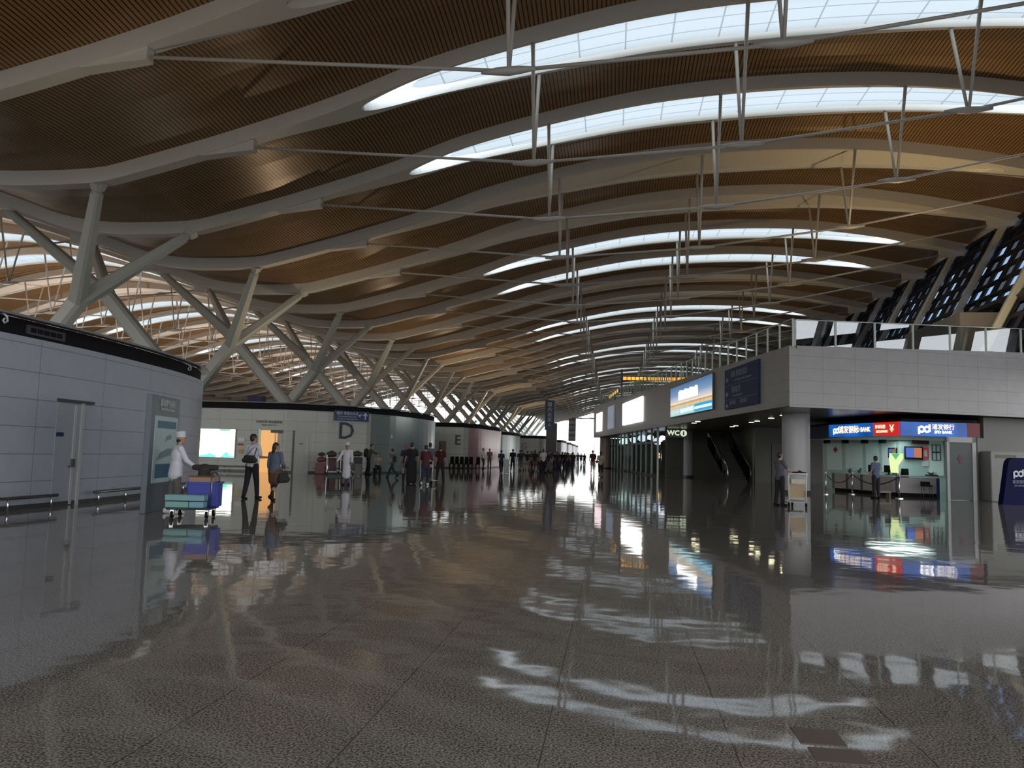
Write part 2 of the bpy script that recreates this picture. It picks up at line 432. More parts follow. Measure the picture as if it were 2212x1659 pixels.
    if p.get('legs'):
        mb = MB()
        for n in 'rl': mb.cap(J['hip'+n].lerp(J['knee'+n], .3), J['knee'+n], .078, .06, 10); mb.cap(J['knee'+n], J['ank'+n], .062, .042, 10)
        link('tights', remesh(mb, .012, 3), p['legs'], root)
    if p.get('apron'):
        mb = MB(); mb.cap(J['chest']-tz*.1, J['kneel'].lerp(J['kneer'], .5)+V((0, .02, -.1)), .165, .185, 16, .74, X)
        link('apron', remesh(mb, .012, 3), p['apron'], root)
    for n in 'rl':
        mb = MB(); mb.cap(J['hl'+n], J['to'+n], .046, .038, 10, .95); mb.cap(J['hl'+n]+V((0, 0, .03)), J['ank'+n]+V((0, 0, .01)), .044, .042, 10)
        link('shoe', remesh(mb, .012 if fine else .02, 2), p.get('shoe', M_BLACK), root)
    root.scale = (H, H, H)
    return root, J, H
def place(o, x, y, ang, label, group=None):
    """ang: compass direction the figure faces, 0 = away from the camera along the hall, + = turned to its left"""
    o.location = (x, y, 0); o.rotation_euler = (0, 0, ang); tag(o, label, 'person', group); return o
def wpos(o, J, key, H, off=(0, 0, 0)):
    v = (J[key] if isinstance(key, str) else key)+V(off)
    return V(o.location)+Matrix.Rotation(o.rotation_euler[2], 3, 'Z') @ (v*H)
C_WHITE = cloth('white', (0.62, 0.62, 0.67)); C_BLK = cloth('black', (0.012, 0.012, 0.015)); C_GREY = cloth('grey', (0.12, 0.115, 0.11))
C_BLUEG = cloth('blue_grey', (0.10, 0.125, 0.175)); C_BROWN = cloth('brown', (0.12, 0.062, 0.04)); C_RED = cloth('dark_red', (0.05, 0.006, 0.008))
C_CHECK = cloth('wine', (0.09, 0.018, 0.028)); C_NAVY = cloth('navy', (0.02, 0.024, 0.05)); C_PINK = cloth('pink', (0.20, 0.08, 0.08))
C_DGRN = cloth('olive', (0.05, 0.055, 0.035)); C_SAND = cloth('sand', (0.30, 0.25, 0.20)); C_GUARD = cloth('guard_blue', (0.09, 0.12, 0.20))
C_VIOLET = cloth('grey_violet', (0.09, 0.085, 0.115)); C_BAG = cloth('bag_dark', (0.028, 0.026, 0.024))
# ------------------------------------------------------------------ roof profile (X -> Z of rib underside)
PR = [(-25, 13.0), (-23, 13.1), (-21.7, 13.38), (-19.8, 13.85), (-17.5, 14.45), (-15.4, 15.05), (-12.9, 15.7), (-11, 16.25), (-8, 17.2), (-3.5, 18.2),
      (1, 19.0), (5, 19.4), (10, 19.6), (15, 19.5), (20, 19.0), (22.3, 18.65), (26, 18.0), (29, 17.3)]
PL = [(-25, 13.0), (-28, 13.05), (-30.7, 13.45), (-33.5, 14.4), (-35.4, 15.05), (-38.5, 16.15), (-42, 17.2), (-46, 18.4), (-51, 19.5), (-57.5, 20.0), (-64, 19.3),
      (-69, 18.2), (-72.8, 17.1), (-77, 15.8), (-82, 14.4), (-88, 13.2), (-94, 12.9)]
def herm(P, x):
    P = sorted(P); n = len(P)
    sl = []
    for i in range(n):
        a = max(i-1, 0); b = min(i+1, n-1); sl.append((P[b][1]-P[a][1])/(P[b][0]-P[a][0]))
    for i in range(n-1):
        if x <= P[i+1][0] or i == n-2:
            h = P[i+1][0]-P[i][0]; t = (x-P[i][0])/h
            return ((2*t**3-3*t*t+1)*P[i][1]+(t**3-2*t*t+t)*h*sl[i]+(-2*t**3+3*t*t)*P[i+1][1]+(t**3-t*t)*h*sl[i+1])
S = 8.0
def rib_y(i): return 24 + S*i
I0, IR, IL = -5, 34, 27
OPEN_R = (-11.1, 22.5); OPEN_L = (-73.0, -41.6)
DEP = 0.72
def half(x, op, k=1.45, shr=0.0):
    a, b = op[0]+shr, op[1]-shr
    t = (x-(a+b)/2)/((b-a)/2)
    return k*(1-t*t)**.45 if abs(t) < 1 else 0.0
def samples(P, op):
    xs = sorted(p[0] for p in P); a, b = xs[0], xs[-1]
    n = int((b-a)/.75); s = [a+(b-a)*k/n for k in range(n+1)]
    for e in (op[0], op[1], op[0]+2.1, op[1]-2.1):
        s += [e-.25, e, e+.25, e+.08, e-.08, e+.6, e-.6]
    return sorted(set(round(v, 3) for v in s))
def outer(x, op):
    a, b = op[0]-4.4, op[1]+4.4; t = (x-(a+b)/2)/((b-a)/2)      # smooth spindle widening
    return max(.32+(1.42*(1-t*t)**1.3 if abs(t) < 1 else 0), half(x, op)+.1 if half(x, op) > 0 else 0)
def rib_mesh(P, op, closed):
    mb = MB(); xs = samples(P, op)
    d2 = 0.14 if closed else 0.24; shr = 0.5 if closed else 2.2; kk = 1.38 if closed else 1.33
    for a, b in zip(xs[:-1], xs[1:]):
        za, zb = herm(P, a), herm(P, b); wa, wb = half(a, op), half(b, op); oa, ob = outer(a, op), outer(b, op)
        ga, gb = half(a, op, kk, shr), half(b, op, kk, shr)
        ga, gb = min(ga, wa), min(gb, wb)
        for s in (1, -1):
            def q(p1, p2, p3, p4, mi=0): mb.quad(*( (p1, p2, p3, p4) if s > 0 else (p4, p3, p2, p1)), mi)
            q((a, s*wa, za), (a, s*oa, za), (b, s*ob, zb), (b, s*wb, zb))
            q((a, s*oa, za), (a, s*oa, za+DEP+.05), (b, s*ob, zb+DEP+.05), (b, s*ob, zb))
            ta, tb = (ga, gb) if closed else (wa, wb)
            q((a, s*oa, za+DEP+.05), (a, s*ta, za+DEP+.05), (b, s*tb, zb+DEP+.05), (b, s*ob, zb+DEP+.05))
            if wa > 0 or wb > 0:
                q((a, s*wa, za), (b, s*wb, zb), (b, s*gb, zb+d2), (a, s*ga, za+d2), 1 if not closed else 0)
                if closed: q((a, s*ga, za+d2), (b, s*gb, zb+d2), (b, s*gb, zb+DEP+.05), (a, s*ga, za+DEP+.05))
                else: q((a, s*wa, za+.01), (b, s*wb, zb+.01), (b, s*wb, zb+DEP+.05), (a, s*wa, za+DEP+.05))
    for x in (xs[0], xs[-1]):
        z = herm(P, x); h = outer(x, op)
        mb.quad((x, -h, z), (x, h, z), (x, h, z+DEP), (x, -h, z+DEP))
    # raised lip lines along the underside edges
    return mb.mesh('roof_rib')
def pane_mesh(P, op, closed):
    mb = MB(); xs = samples(P, op); u = 0
    d2 = 0.14 if closed else 0.24; shr = 0.5 if closed else 2.2; kk = 1.38 if closed else 1.33
    for a, b in zip(xs[:-1], xs[1:]):
        za, zb = herm(P, a)+d2, herm(P, b)+d2; ga, gb = half(a, op, kk, shr), half(b, op, kk, shr)
        ga, gb = min(ga, half(a, op)), min(gb, half(b, op))
        l = math.hypot(b-a, zb-za)
        if ga > 0 or gb > 0:
            mb.quad((a, -ga, za), (a, ga, za), (b, gb, zb), (b, -gb, zb), 0, [(u, -ga+.3), (u, ga+.3), (u+l, gb+.3), (u+l, -gb+.3)])
        u += l
    return mb.mesh('skylight_pane')
def bay_mesh(P, op):
    mb = MB(); xs = samples(P, op); u = 0; N = 4
    for a, b in zip(xs[:-1], xs[1:]):
        l = math.hypot(b-a, herm(P, b)-herm(P, a)); u2 = u + l/.185
        for k in range(N):
            def pt(x, t):
                o = outer(x, op); return (x, o+(S-2*o)*t, herm(P, x)+DEP-.04+.22*math.sin(PI*t))
            t0, t1 = k/N, (k+1)/N
            mb.quad(pt(a, t0), pt(a, t1), pt(b, t1), pt(b, t0), 0, [(u, t0), (u, t1), (u2, t1), (u2, t0)])
        u = u2
    return mb.mesh('slatted_ceiling_bay')

HALLS = {
 'R': dict(P=PR, op=OPEN_R, nodes=[(-3.5, 13.65), (5.0, 14.2), (13.7, 15.4)], ends=[(-15.9, 14.62), (25.0, 17.7)], last=IR),
 'L': dict(P=PL, op=OPEN_L, nodes=[(-47.9, 13.9), (-56.5, 14.4), (-65.2, 13.9)], ends=[(-36.6, 15.0), (-78.0, 15.0)], last=IL)}
def arch_label(i, side):
    y = rib_y(i)
    n = {-5: 'behind the camera'}
    names = {0: 'nearest roof arch, crossing the top left corner of the view', 1: 'roof arch with the widest glowing skylight, top of the view',
             2: 'roof arch with the second glowing skylight from the camera', 3: 'roof arch with closed cream skylight just beyond the two glowing ones',
             4: 'second closed-skylight roof arch, its end on the dark glass wall at right', 5: 'roof arch with the third glowing skylight from the camera',
             6: 'roof arch with the fourth glowing skylight from the camera', 7: 'closed-skylight roof arch right behind the fourth glowing skylight',
             8: 'closed-skylight roof arch just in front of the fifth glowing skylight', 9: 'roof arch with the fifth glowing skylight from the camera',
             10: 'roof arch with the sixth glowing skylight from the camera'}
    if side == 'R':
        if i in names: return names[i], 'roof arches over the main hall'
        if i < 0: return 'cream steel roof arch overhead, beyond the top edge of the view', 'roof arches overhead out of view'
        return ('distant cream roof arch with glowing skylight far down the hall' if i % 4 in (1, 2) else 'distant cream roof arch with closed skylight far down the hall',
                'distant lit roof arches' if i % 4 in (1, 2) else 'distant closed roof arches')
    if i % 4 in (1, 2): return 'roof arch with glowing skylight over the left hall, seen behind the crossed columns', 'lit roof arches over the left hall'
    return 'roof arch with closed skylight over the left hall, seen behind the crossed columns', 'closed roof arches over the left hall'

for side, H in HALLS.items():
    P, op = H['P'], H['op']
    proto = {}
    for closed in (False, True):
        root = empty('roof_arch')
        link('rib', rib_mesh(P, op, closed), [M_RIB, M_RIM], root, smooth=False)
        if closed: link('skylight_panel', pane_mesh(P, op, True), M_CLOSED, root)
        else: link('skylight_pane', pane_mesh(P, op, False), M_PANE, root)
        mb = MB()
        pts = [(H['ends'][0][0], 0, H['ends'][0][1])] + [(x, 0, z) for x, z in H['nodes']] + [(H['ends'][1][0], 0, H['ends'][1][1])]
        for a, b in zip(pts[:-1], pts[1:]): mb.tube([a, b], .065, 8)
        mb.build('tie_rod', M_ROD, root, smooth=True)
        for (x, z) in H['nodes']:     # spindle shaped cast nodes on the tie rod
            mb = MB(); mb.tube([(x-.9, 0, z-.02), (x-.4, 0, z), (x, 0, z), (x+.4, 0, z+.03), (x+.9, 0, z+.06)], [.06, .13, .16, .13, .06], 8); mb.build('cast_node', M_ROD, root, smooth=True)
        for (x, z) in H['nodes']:
            w = half(x, op)+.14; zt = herm(P, x)
            for s in (-1, 1):
                sb = MB(); sb.tube([(x, s*.06, z+.05), (x, s*w, zt+.02)], [.06, .085], 8); sb.build('strut', M_STRUT, root, smooth=True)
        for e, sgn in ((H['ends'][0], -1 if side == 'R' else 1), (H['ends'][1], 1 if side == 'R' else -1)):
            x, z = e; fb = MB(); x2 = x+sgn*2.4
            zr = herm(P, x) if op else z
            lim = max(min(x2, max(p[0] for p in P)-.2), min(p[0] for p in P)+.2)
            for s in (-1, 1): pass
            A = [(x, -.2, z-.17), (x, .2, z-.17), (x, .2, herm(P, x)+.1), (x, -.2, herm(P, x)+.1)]
            B = [(lim, -.28, herm(P, lim)-.03), (lim, .28, herm(P, lim)-.03), (lim, .28, herm(P, lim)+.2), (lim, -.28, herm(P, lim)+.2)]
            for k in range(4):
                j = (k+1) % 4; fb.quad(A[k], A[j], B[j], B[k])
            fb.poly(A); fb.poly(B[::-1])
            fb.build('anchor_bracket', M_RIB, root)
        proto[closed] = root
    used = set()
    bm = bay_mesh(P, op)
    for i in range(I0, H['last']+1):
        closed = not (i % 4 in (1, 2))
        o = proto[closed] if closed not in used else copy_tree(proto[closed]); used.add(closed)
        o.location = (0, rib_y(i), 0)
        lab, grp = arch_label(i, side); tag(o, lab, 'roof arch', grp)
        if i < H['last']:
            b = link('ceiling', bm, M_SLAT if not bm.materials else [], None); b.location = (0, rib_y(i), 0); tag(b, kind='structure')

# ------------------------------------------------------------------ forked columns in two crossing rows
def beam(mb, a, b, ra, rb, side, flat=1.0):
    a = V(a); b = V(b); t = (b-a).normalized(); u = V(side); u = (u-t*u.dot(t)).normalized(); w = t.cross(u)
    def ring(c, r):
        k = .62; pts = []
        for (p, q) in ((1, k), (k, 1), (-k, 1), (-1, k), (-1, -k), (-k, -1), (k, -1), (1, -k)):
            pts.append(c+u*(r*p)+w*(r*flat*q))
        return pts
    A = ring(a, ra); B = ring(b, rb)
    for k in range(8):
        j = (k+1) % 8; mb.quad(A[k], B[k], B[j], A[j])
    mb.poly(A); mb.poly(B[::-1])
def fork_column(base, fork, top, dy):
    r = empty('forked_column')
    mb = MB(); beam(mb, base, fork, .46, .40, (0, 1, 0)); mb.ball(fork, (.42, .46, .42), 10, 8); mb.build('trunk', M_COLM, r)
    d = V(top)-V(fork)
    for s in (-1, 1):
        t = V((top[0], s*dy, top[2])); f = V(fork); dd = (t-f)
        mb = MB(); beam(mb, f-V((dd.x*.03, 0, dd.z*.03))+V((0, s*.1, 0)), f+dd*.93, .37, .23, (0, 1, .2)); 
        b = mb.build('branch', M_COLM, r)
        mb = MB(); mb.tube([f+dd*.92, f+dd*.955], .2, 10); beam(mb, f+dd*.955, t+V((0, 0, .12)), .24, .36, (0, 1, .2)); mb.build('pin_joint', M_COLM, b)
    return r
pa = fork_column((-33.4, 0, 0), (-26.7, 0, 8.7), (-23.3, 0, 13.1), 4)
pb = fork_column((-21.4, 0, 0), (-31.2, 0, 10.6), (-35.3, 0, 15.0), 4)
words = ['nearest', 'second', 'third', 'fourth', 'fifth']
k = 0; y = 36; first = True
while y < 290:
    c = pa if first else copy_tree(pa); first = False; c.location = (0, y, 0)
    if k == 0: lab = 'forked column leaning right behind the near left curved wall'
    elif k == 1: lab = 'forked column leaning right, its foot hidden by the near left wall end'
    elif k < 5: lab = words[k]+' forked column leaning right in the crossed row'
    else: lab = 'distant forked column leaning right in the crossed row'
    tag(c, lab, 'column', 'forked columns leaning right'); y += 16; k += 1
pc_ = fork_column((-24.77, 0, 3.65), (-31.2, 0, 10.6), (-35.3, 0, 15.0), 4)   # the nearest one stands on the wall block
k = 0; y = 44; first = True
while y < 290:
    if k == 0: c = pc_
    else: c = pb if first else copy_tree(pb); first = False
    c.location = (0, y+(.3 if k == 0 else 0), 0)
    if k == 0: lab = 'nearest forked column leaning left, crossing behind the pale forked one'
    elif k < 5: lab = words[k]+' forked column leaning left in the crossed row'
    else: lab = 'distant forked column leaning left in the crossed row'
    tag(c, lab, 'column', 'forked columns leaning left'); y += 16; k += 1

# ------------------------------------------------------------------ right slanted glass wall
M_BLUEP = mat_glass('tinted_blue_glass', (0.15, 0.23, 0.36), 0.10)
M_DGLASS = mat_glass('dark_tinted_glass', (0.03, 0.037, 0.05), 0.05)
M_LOUV = mat('dark_louvre', (0.02, 0.022, 0.03), 0.5)
def wx(z): return 26.9-(18.2-z)*.535
fm = MB(); gb = MB(); gd = MB(); rr = random.Random(3)
ZS = [6.0, 7.2, 8.6, 10.0, 11.2, 12.2, 13.2, 14.2, 15.2, 16.2, 17.2, 18.2]
YS = [0, 1.6, 3.2, 4.8, 6.4, 8.0]
for z in ZS: fm.tube([(wx(z), 0, z), (wx(z), 8, z)], .17 if z not in (11.2,) else .42, 4)
for yy in YS[:-1]: fm.tube([(wx(6), yy, 6), (wx(18.2), yy, 18.2)], .15, 4)
for a in range(len(ZS)-1):
    for b in range(5):
        z0, z1 = ZS[a], ZS[a+1]; y0, y1 = YS[b], YS[b+1]
        dst = gb if (z0 >= 11.2 and rr.random() < .55) else gd
        dst.quad((wx(z0)+.05, y0, z0), (wx(z0)+.05, y1, z0), (wx(z1)+.05, y1, z1), (wx(z1)+.05, y0, z1))
wr = tag(fm.build('window_1', M_LOUV), kind='structure')
g1 = gb.build('clear_panes', M_BLUEP, wr); g2 = gd.build('dark_panes', M_DGLASS, wr)
cm = MB(); beam(cm, (wx(6)-.35, 0, 6), (26.2, 0, 18.05), .22, .22, (0, 1, 0)); lean = cm.build('leaning_column', M_COLM)
def lean_lab(i):
    return ('leaning cream post of the glass wall, nearest the right edge' if i == 2 else
            'leaning cream post of the dark glass wall, second from the right edge' if i == 4 else
            'leaning cream post of the dark slanted glass wall at right')
# nearer bays: large clear panes below the dark band
fm = MB(); gb = MB(); gd = MB()
for z in (6.0, 8.4, 10.9): fm.tube([(wx(z), 0, z), (wx(z), 8, z)], .3, 4)
for yy in (0, 2.7, 5.4): fm.tube([(wx(6), yy, 6), (wx(11), yy, 11)], .42 if yy != 2.7 else .7, 4)
for z in ZS[4:]: fm.tube([(wx(z), 0, z), (wx(z), 8, z)], .17, 4)
for yy in YS[:-1]: fm.tube([(wx(11), yy, 11), (wx(18.2), yy, 18.2)], .15, 4)
gb.quad((wx(6)+.05, 0, 6), (wx(6)+.05, 8, 6), (wx(11)+.05, 8, 11), (wx(11)+.05, 0, 11)); gd.quad((wx(11)+.05, 0, 11), (wx(11)+.05, 8, 11), (wx(18.2)+.05, 8, 18.2), (wx(18.2)+.05, 0, 18.2))
wn = tag(fm.build('window_1', M_LOUV), kind='structure'); gb.build('clear_panes', M_ENDGL, wn); gd.build('dark_panes', M_DGLASS, wn)
for i in range(-4, 34):
    w = wn if i == -4 else copy_tree(wn if i < 2 else wr) if i != 2 else wr; w.location = (0, rib_y(i), 0)
    if i > -4: w.name = 'window_%d' % (i+5)
    c = lean if i == -4 else lean.copy()
    if i > -4: COL.objects.link(c)
    c.location = (0, rib_y(i), 0); tag(c, lean_lab(i), 'column', 'leaning posts of the right glass wall')

# ------------------------------------------------------------------ floor, far ends
fl = MB(); fl.box2((-100, -60, -.3), (45, 330, 0)); struct('floor', fl, M_FLOOR)
def end_window(name, x0, x1, y, zf, dx):
    mb = MB(); x = x0
    while x <= x1+.01:
        mb.box2((x-.06, y-.12, 0), (x+.06, y+.12, zf(x)), 0); x += dx
    for z in (4.2, 9.0):
        mb.box2((x0, y-.04, z-.04), (x1, y+.04, z+.04))
    o = tag(mb.build(name, M_MULL), kind='structure')
    g = MB(); g.quad((x0, y, 0), (x1, y, 0), (x1, y, 20.6), (x0, y, 20.6)); g.build('pane', M_ENDGL, o)
end_window('window_50', -25, 29, 297.5, lambda x: herm(PR, min(x, 28.9))+.6, 9.0)
end_window('window_51', -94, -25, 240.5, lambda x: herm(PL, x)+.6, 6.0)
# left side wall of the left hall
lw = MB(); lw.box2((-94.4, -20, 0), (-94, 245, 3.2)); lw.box2((-94.4, -20, 7.0), (-94, 245, 13.6)); struct('wall_left', lw, mat('brown_cladding', (0.30, 0.17, 0.08), 0.5))
# ------------------------------------------------------------------ panelled curved walls of the check-in islands
def mat_panels(name, col, px, pz, rough=.3, metal=0.0, jw=.012, jcol=(.10, .10, .105)):
    m = mat(name, col, rough, metal); nt = m.node_tree; L = nt.links; b = nt.nodes['Principled BSDF']
    uv = nt.nodes.new('ShaderNodeUVMap'); sp = nt.nodes.new('ShaderNodeSeparateXYZ'); L.new(uv.outputs['UV'], sp.inputs['Vector'])
    pr = []
    for ax, per in (('X', px), ('Y', pz)):
        a = nt.nodes.new('ShaderNodeMath'); a.operation = 'PINGPONG'; a.inputs[1].default_value = per/2
        L.new(sp.outputs[ax], a.inputs[0])
        c = nt.nodes.new('ShaderNodeMath'); c.operation = 'LESS_THAN'; c.inputs[1].default_value = jw/2
        L.new(a.outputs[0], c.inputs[0]); pr.append(c)
    mx = nt.nodes.new('ShaderNodeMath'); mx.operation = 'MAXIMUM'; L.new(pr[0].outputs[0], mx.inputs[0]); L.new(pr[1].outputs[0], mx.inputs[1])
    tc = nt.nodes.new('ShaderNodeTexCoord'); n = nt.nodes.new('ShaderNodeTexNoise'); n.inputs['Scale'].default_value = 2.2; n.inputs['Detail'].default_value = 5
    L.new(tc.outputs['Object'], n.inputs['Vector'])
    v = nt.nodes.new('ShaderNodeMix'); v.data_type = 'RGBA'
    v.inputs['A'].default_value = (*[x*.9 for x in col], 1); v.inputs['B'].default_value = (*[min(1, x*1.1) for x in col], 1)
    L.new(n.outputs['Fac'], v.inputs['Factor'])
    mj = nt.nodes.new('ShaderNodeMix'); mj.data_type = 'RGBA'; mj.inputs['B'].default_value = (*jcol, 1)
    L.new(mx.outputs[0], mj.inputs['Factor']); L.new(v.outputs['Result'], mj.inputs['A']); L.new(mj.outputs['Result'], b.inputs['Base Color'])
    return m
MP_C = mat_panels('island_panel_blue_grey', (0.36, 0.385, 0.44), 2.4, .585, .38)
MP_D = mat_panels('island_panel_cream', (0.43, 0.44, 0.40), 1.9, .6, .3)
MP_DG = mat_panels('island_metal_green_reflection', (0.26, 0.33, 0.32), 2.2, 1.8, .25, .35)  # green tint stands in for coloured reflections on the glossy metal panels
MP_EP = mat_panels('island_metal_pink_reflection', (0.42, 0.25, 0.29), 2.2, 1.8, .28, .2)  # pink is a coloured reflection put into the panel colour
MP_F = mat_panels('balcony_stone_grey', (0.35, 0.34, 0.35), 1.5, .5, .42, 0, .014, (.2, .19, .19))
MP_F_SHADED = mat_panels('balcony_stone_side_shaded', (0.27, 0.26, 0.245), 1.5, .5, .42, 0, .014, (.16, .155, .15))  # same stone as the front, darkened to carry the shade on the side face
M_LIGHTPOST = mat('pale_corner_trim', (0.66, 0.68, 0.72), 0.3)

def wallstrip(mb, pts, z0, z1, mis=0, out=0.0, u0=0.0):
    u = u0
    P = offset(pts, out) if out else pts
    for k, (a, b) in enumerate(zip(P[:-1], P[1:])):
        l = math.hypot(b[0]-a[0], b[1]-a[1]); mi = mis[k] if isinstance(mis, list) else mis
        mb.quad((a[0], a[1], z0), (b[0], b[1], z0), (b[0], b[1], z1), (a[0], a[1], z1), mi, [(u, z0), (u+l, z0), (u+l, z1), (u, z1)]); u += l
def offset(pts, d):     # shift a polyline to the right-hand (outer) side
    out = []; n = len(pts)
    for k in range(n):
        a = V((*pts[max(k-1, 0)], 0)); b = V((*pts[min(k+1, n-1)], 0)); t = (b-a).normalized()
        out.append((pts[k][0]+t.y*d, pts[k][1]-t.x*d))
    return out
def refine(pts, n=5):
    """smooth the polyline (Catmull-Rom) keeping its points"""
    out = []
    P = [V((*p, 0)) for p in pts]
    for i in range(len(P)-1):
        p0 = P[max(i-1, 0)]; p1 = P[i]; p2 = P[i+1]; p3 = P[min(i+2, len(P)-1)]
        if (p2-p1).length > 8: out.append((p1.x, p1.y)); continue
        for k in range(n):
            t = k/n
            q = .5*((2*p1)+(p2-p0)*t+(2*p0-5*p1+4*p2-p3)*t*t+(3*p1-p0-3*p2+p3)*t**3); out.append((q.x, q.y))
    out.append((P[-1].x, P[-1].y)); return out
def refine_tail(pts):
    k = next((i for i, p in enumerate(pts) if i > 1 and abs(p[0]-pts[-3][0]) < 2.2), len(pts)-1)
    return pts[:k]+refine(pts[k:])
WN = 10
def island(pts, back, mfn, mats, label, H=3.65, HB=4.02, group=None):
    global WN
    WN += 1; r = empty('wall_%d' % WN, (0, 0, 0)); tag(r, label, 'wall block', group, 'structure')
    pts = refine_tail(pts) if not label.startswith('near') else refine(pts)
    w = MB(); wallstrip(w, pts, 0, H, [mfn((a[0]+b[0])/2, (a[1]+b[1])/2) for a, b in zip(pts[:-1], pts[1:])])
    w.prism(offset(pts, -.05)+back, .02, H-.02, 0)
    w.build('wall_panels', mats, r)
    b = MB(); inn = offset(pts, -.10); wallstrip(b, inn, H-.02, HB, 0); b.poly([(p[0], p[1], HB-.02) for p in inn+back]); b.build('black_band', M_BLACK, r)
    l = MB(); o1 = offset(pts, .06)
    for a, c in zip(o1[:-1], o1[1:]): l.wall(a, c, HB, HB+.05, .22)
    l.build('roof_lip', M_STEELD if label.startswith('dis') else mat('lip_grey', (.2, .21, .23), .4), r)
    k = MB(); wallstrip(k, pts, 0, .1, 0, .012); k.build('skirting', M_DARK, r)
    return r
CP = [(-12.3, -6), (-12.3, 5), (-12.4, 15), (-12.55, 18), (-12.85, 20.5), (-13.32, 23), (-14.05, 25.3), (-15.2, 27.1), (-18, 28.4), (-22, 28.6)]
DPt = [(-40, 43), (-24.4, 43.5), (-18.9, 43.9), (-16.9, 45.1), (-15, 46.7), (-13.9, 49.3), (-13.2, 53), (-13.1, 57), (-14.2, 59.2), (-18, 60)]
EPt = [(-36, 68.6), (-15.7, 69), (-13.3, 69.3), (-12.4, 72), (-11.8, 77), (-11.6, 81), (-12.5, 83.8), (-16, 85)]
isC = island(CP, [(-22, -6)], lambda x, y: 0, [MP_C], 'near left curved check-in wall of blue grey panels with black top band')
isD = island(DPt, [(-40, 60)], lambda x, y: 1 if y > 46.9 else 0, [MP_D, MP_DG], 'curved pale wall block marked with letter D')
isE = island(EPt, [(-36, 85)], lambda x, y: 1 if y > 70 else 0, [MP_D, MP_EP], 'curved wall block marked with letter E, side tinted by a pink reflection')
# further islands
FP = [(-34, 92.6), (-16.6, 93), (-13.6, 93.4), (-12.6, 95.5), (-12.2, 100), (-12.4, 104), (-15, 106)]
isF = island(FP, [(-34, 106)], lambda x, y: 1 if y > 94 else 0, [MP_D, MP_DG], 'distant wall block just behind the pink sided block E')
GP = [(-34, 111.6), (-14, 112), (-10.6, 112.3), (-9.4, 114), (-9.3, 121), (-10.2, 125), (-14, 126)]
isG = island(GP, [(-34, 126)], lambda x, y: 1 if y > 112.8 else 0, [MP_D, mat('island_panel_brown', (.17, .14, .12), .3)], 'distant wall block marked with letter G')
for k, (x, y, c) in enumerate([(-9.4, 142, (.30, .30, .36)), (-9.6, 166, (.30, .28, .38)), (-9.9, 190, (.36, .31, .40)), (-10.3, 215, (.36, .38, .42))]):
    island([(x-22, y), (x-2, y), (x, y+.5), (x+.3, y+3), (x+.3, y+13), (x-2, y+15)], [(x-22, y+15)], lambda a, b: 1 if b > y+.4 else 0, [MP_D, mat_panels('far_panel_%d' % k, c, 3, 1.8, .3, .1)],
           ['dark lilac far wall block right behind block G', 'second far wall block behind block G, violet grey', 'third far wall block behind block G, pinkish grey', 'farthest pale wall block at the end of the row'][k])

def mount(parent, name, x, y, z, th):
    e = empty(name, (x, y, z), math.radians(th)); e.parent = parent; return e
# C: service door, brackets, vents, bumper rails
M_DOOR = mat('door_grey', (0.33, 0.35, 0.385), 0.35)
d = MB(); d.box2((0, -.04, 0), (.86, .02, 2.33)); door = d.build('door', M_DOOR, isC); door.location = (-12.46, 16.24, 0); door.rotation_euler = (0, 0, math.radians(92.9))
m_ = MB(); m_.box2((.62, -.06, .02), (.70, -.03, 2.3)); m_.box2((.86, -.07, 0), (.96, .02, 2.36)); m_.build('frame', mat('door_frame_pale', (.44, .44, .45), .35), door)
m_ = MB(); m_.box2((-.02, -.09, 2.36), (1.3, .0, 2.42)); m_.build('track_cover', M_DARK, door)
m_ = MB(); m_.box2((.02, -.06, 1.57), (.26, -.035, 1.66)); m_.build('number_plate', M_NAVYD, door)
m_ = MB(); m_.box2((.52, -.12, .88), (.68, -.04, .91)); m_.box2((.6, -.10, .92), (.68, -.04, 1.06)); m_.build('handle', M_STEELD, door)
def vent(x0, th, x, y, n, L):
    v = MB(); v.box2((0, .0, 0), (L, .05, .20)); e = v.build('vent_grille', mat('vent_grey', (.06, .06, .07), .4), isC)
    e.location = (x, y, 3.73); e.rotation_euler = (0, 0, math.radians(th))
    s = MB(); q = (L-.2)/n
    for k in range(n): s.box2((.12+k*q, -.02, .05), (.12+(k+.72)*q, .0, .15))
    s.build('slots', M_BLACK, e)
vent(0, 92, -12.47, 15.2, 5, 1.25); vent(0, 97, -12.64, 17.75, 5, 1.2); vent(0, 101, -12.93, 20.1, 4, 1.05); vent(0, 104, -13.32, 22.1, 3, .7)
def hook(x, y, z, th):
    h = MB(); h.tube([(0, .1, .08), (0, -.12, .02), (0, -.24, -.08), (0, -.26, -.22), (0, -.17, -.27), (0, -.11, -.2), (0, -.16, -.12)], .035, 8)
    e = h.build('hook_bracket', M_LIGHTPOST, isC, smooth=True); e.scale = (.65, .65, .65); e.location = (x, y, z); e.rotation_euler = (0, 0, math.radians(th))
hook(-12.4, 14.35, 4.0, 92); hook(-13.5, 23.3, 3.98, 108)
b_ = MB(); b_.box2((0, -.06, 0), (1.15, 0, .05)); e = b_.build('door_canopy', M_DARK, isC); e.location = (-13.56, 23.42, 2.43); e.rotation_euler = (0, 0, math.radians(111.5))
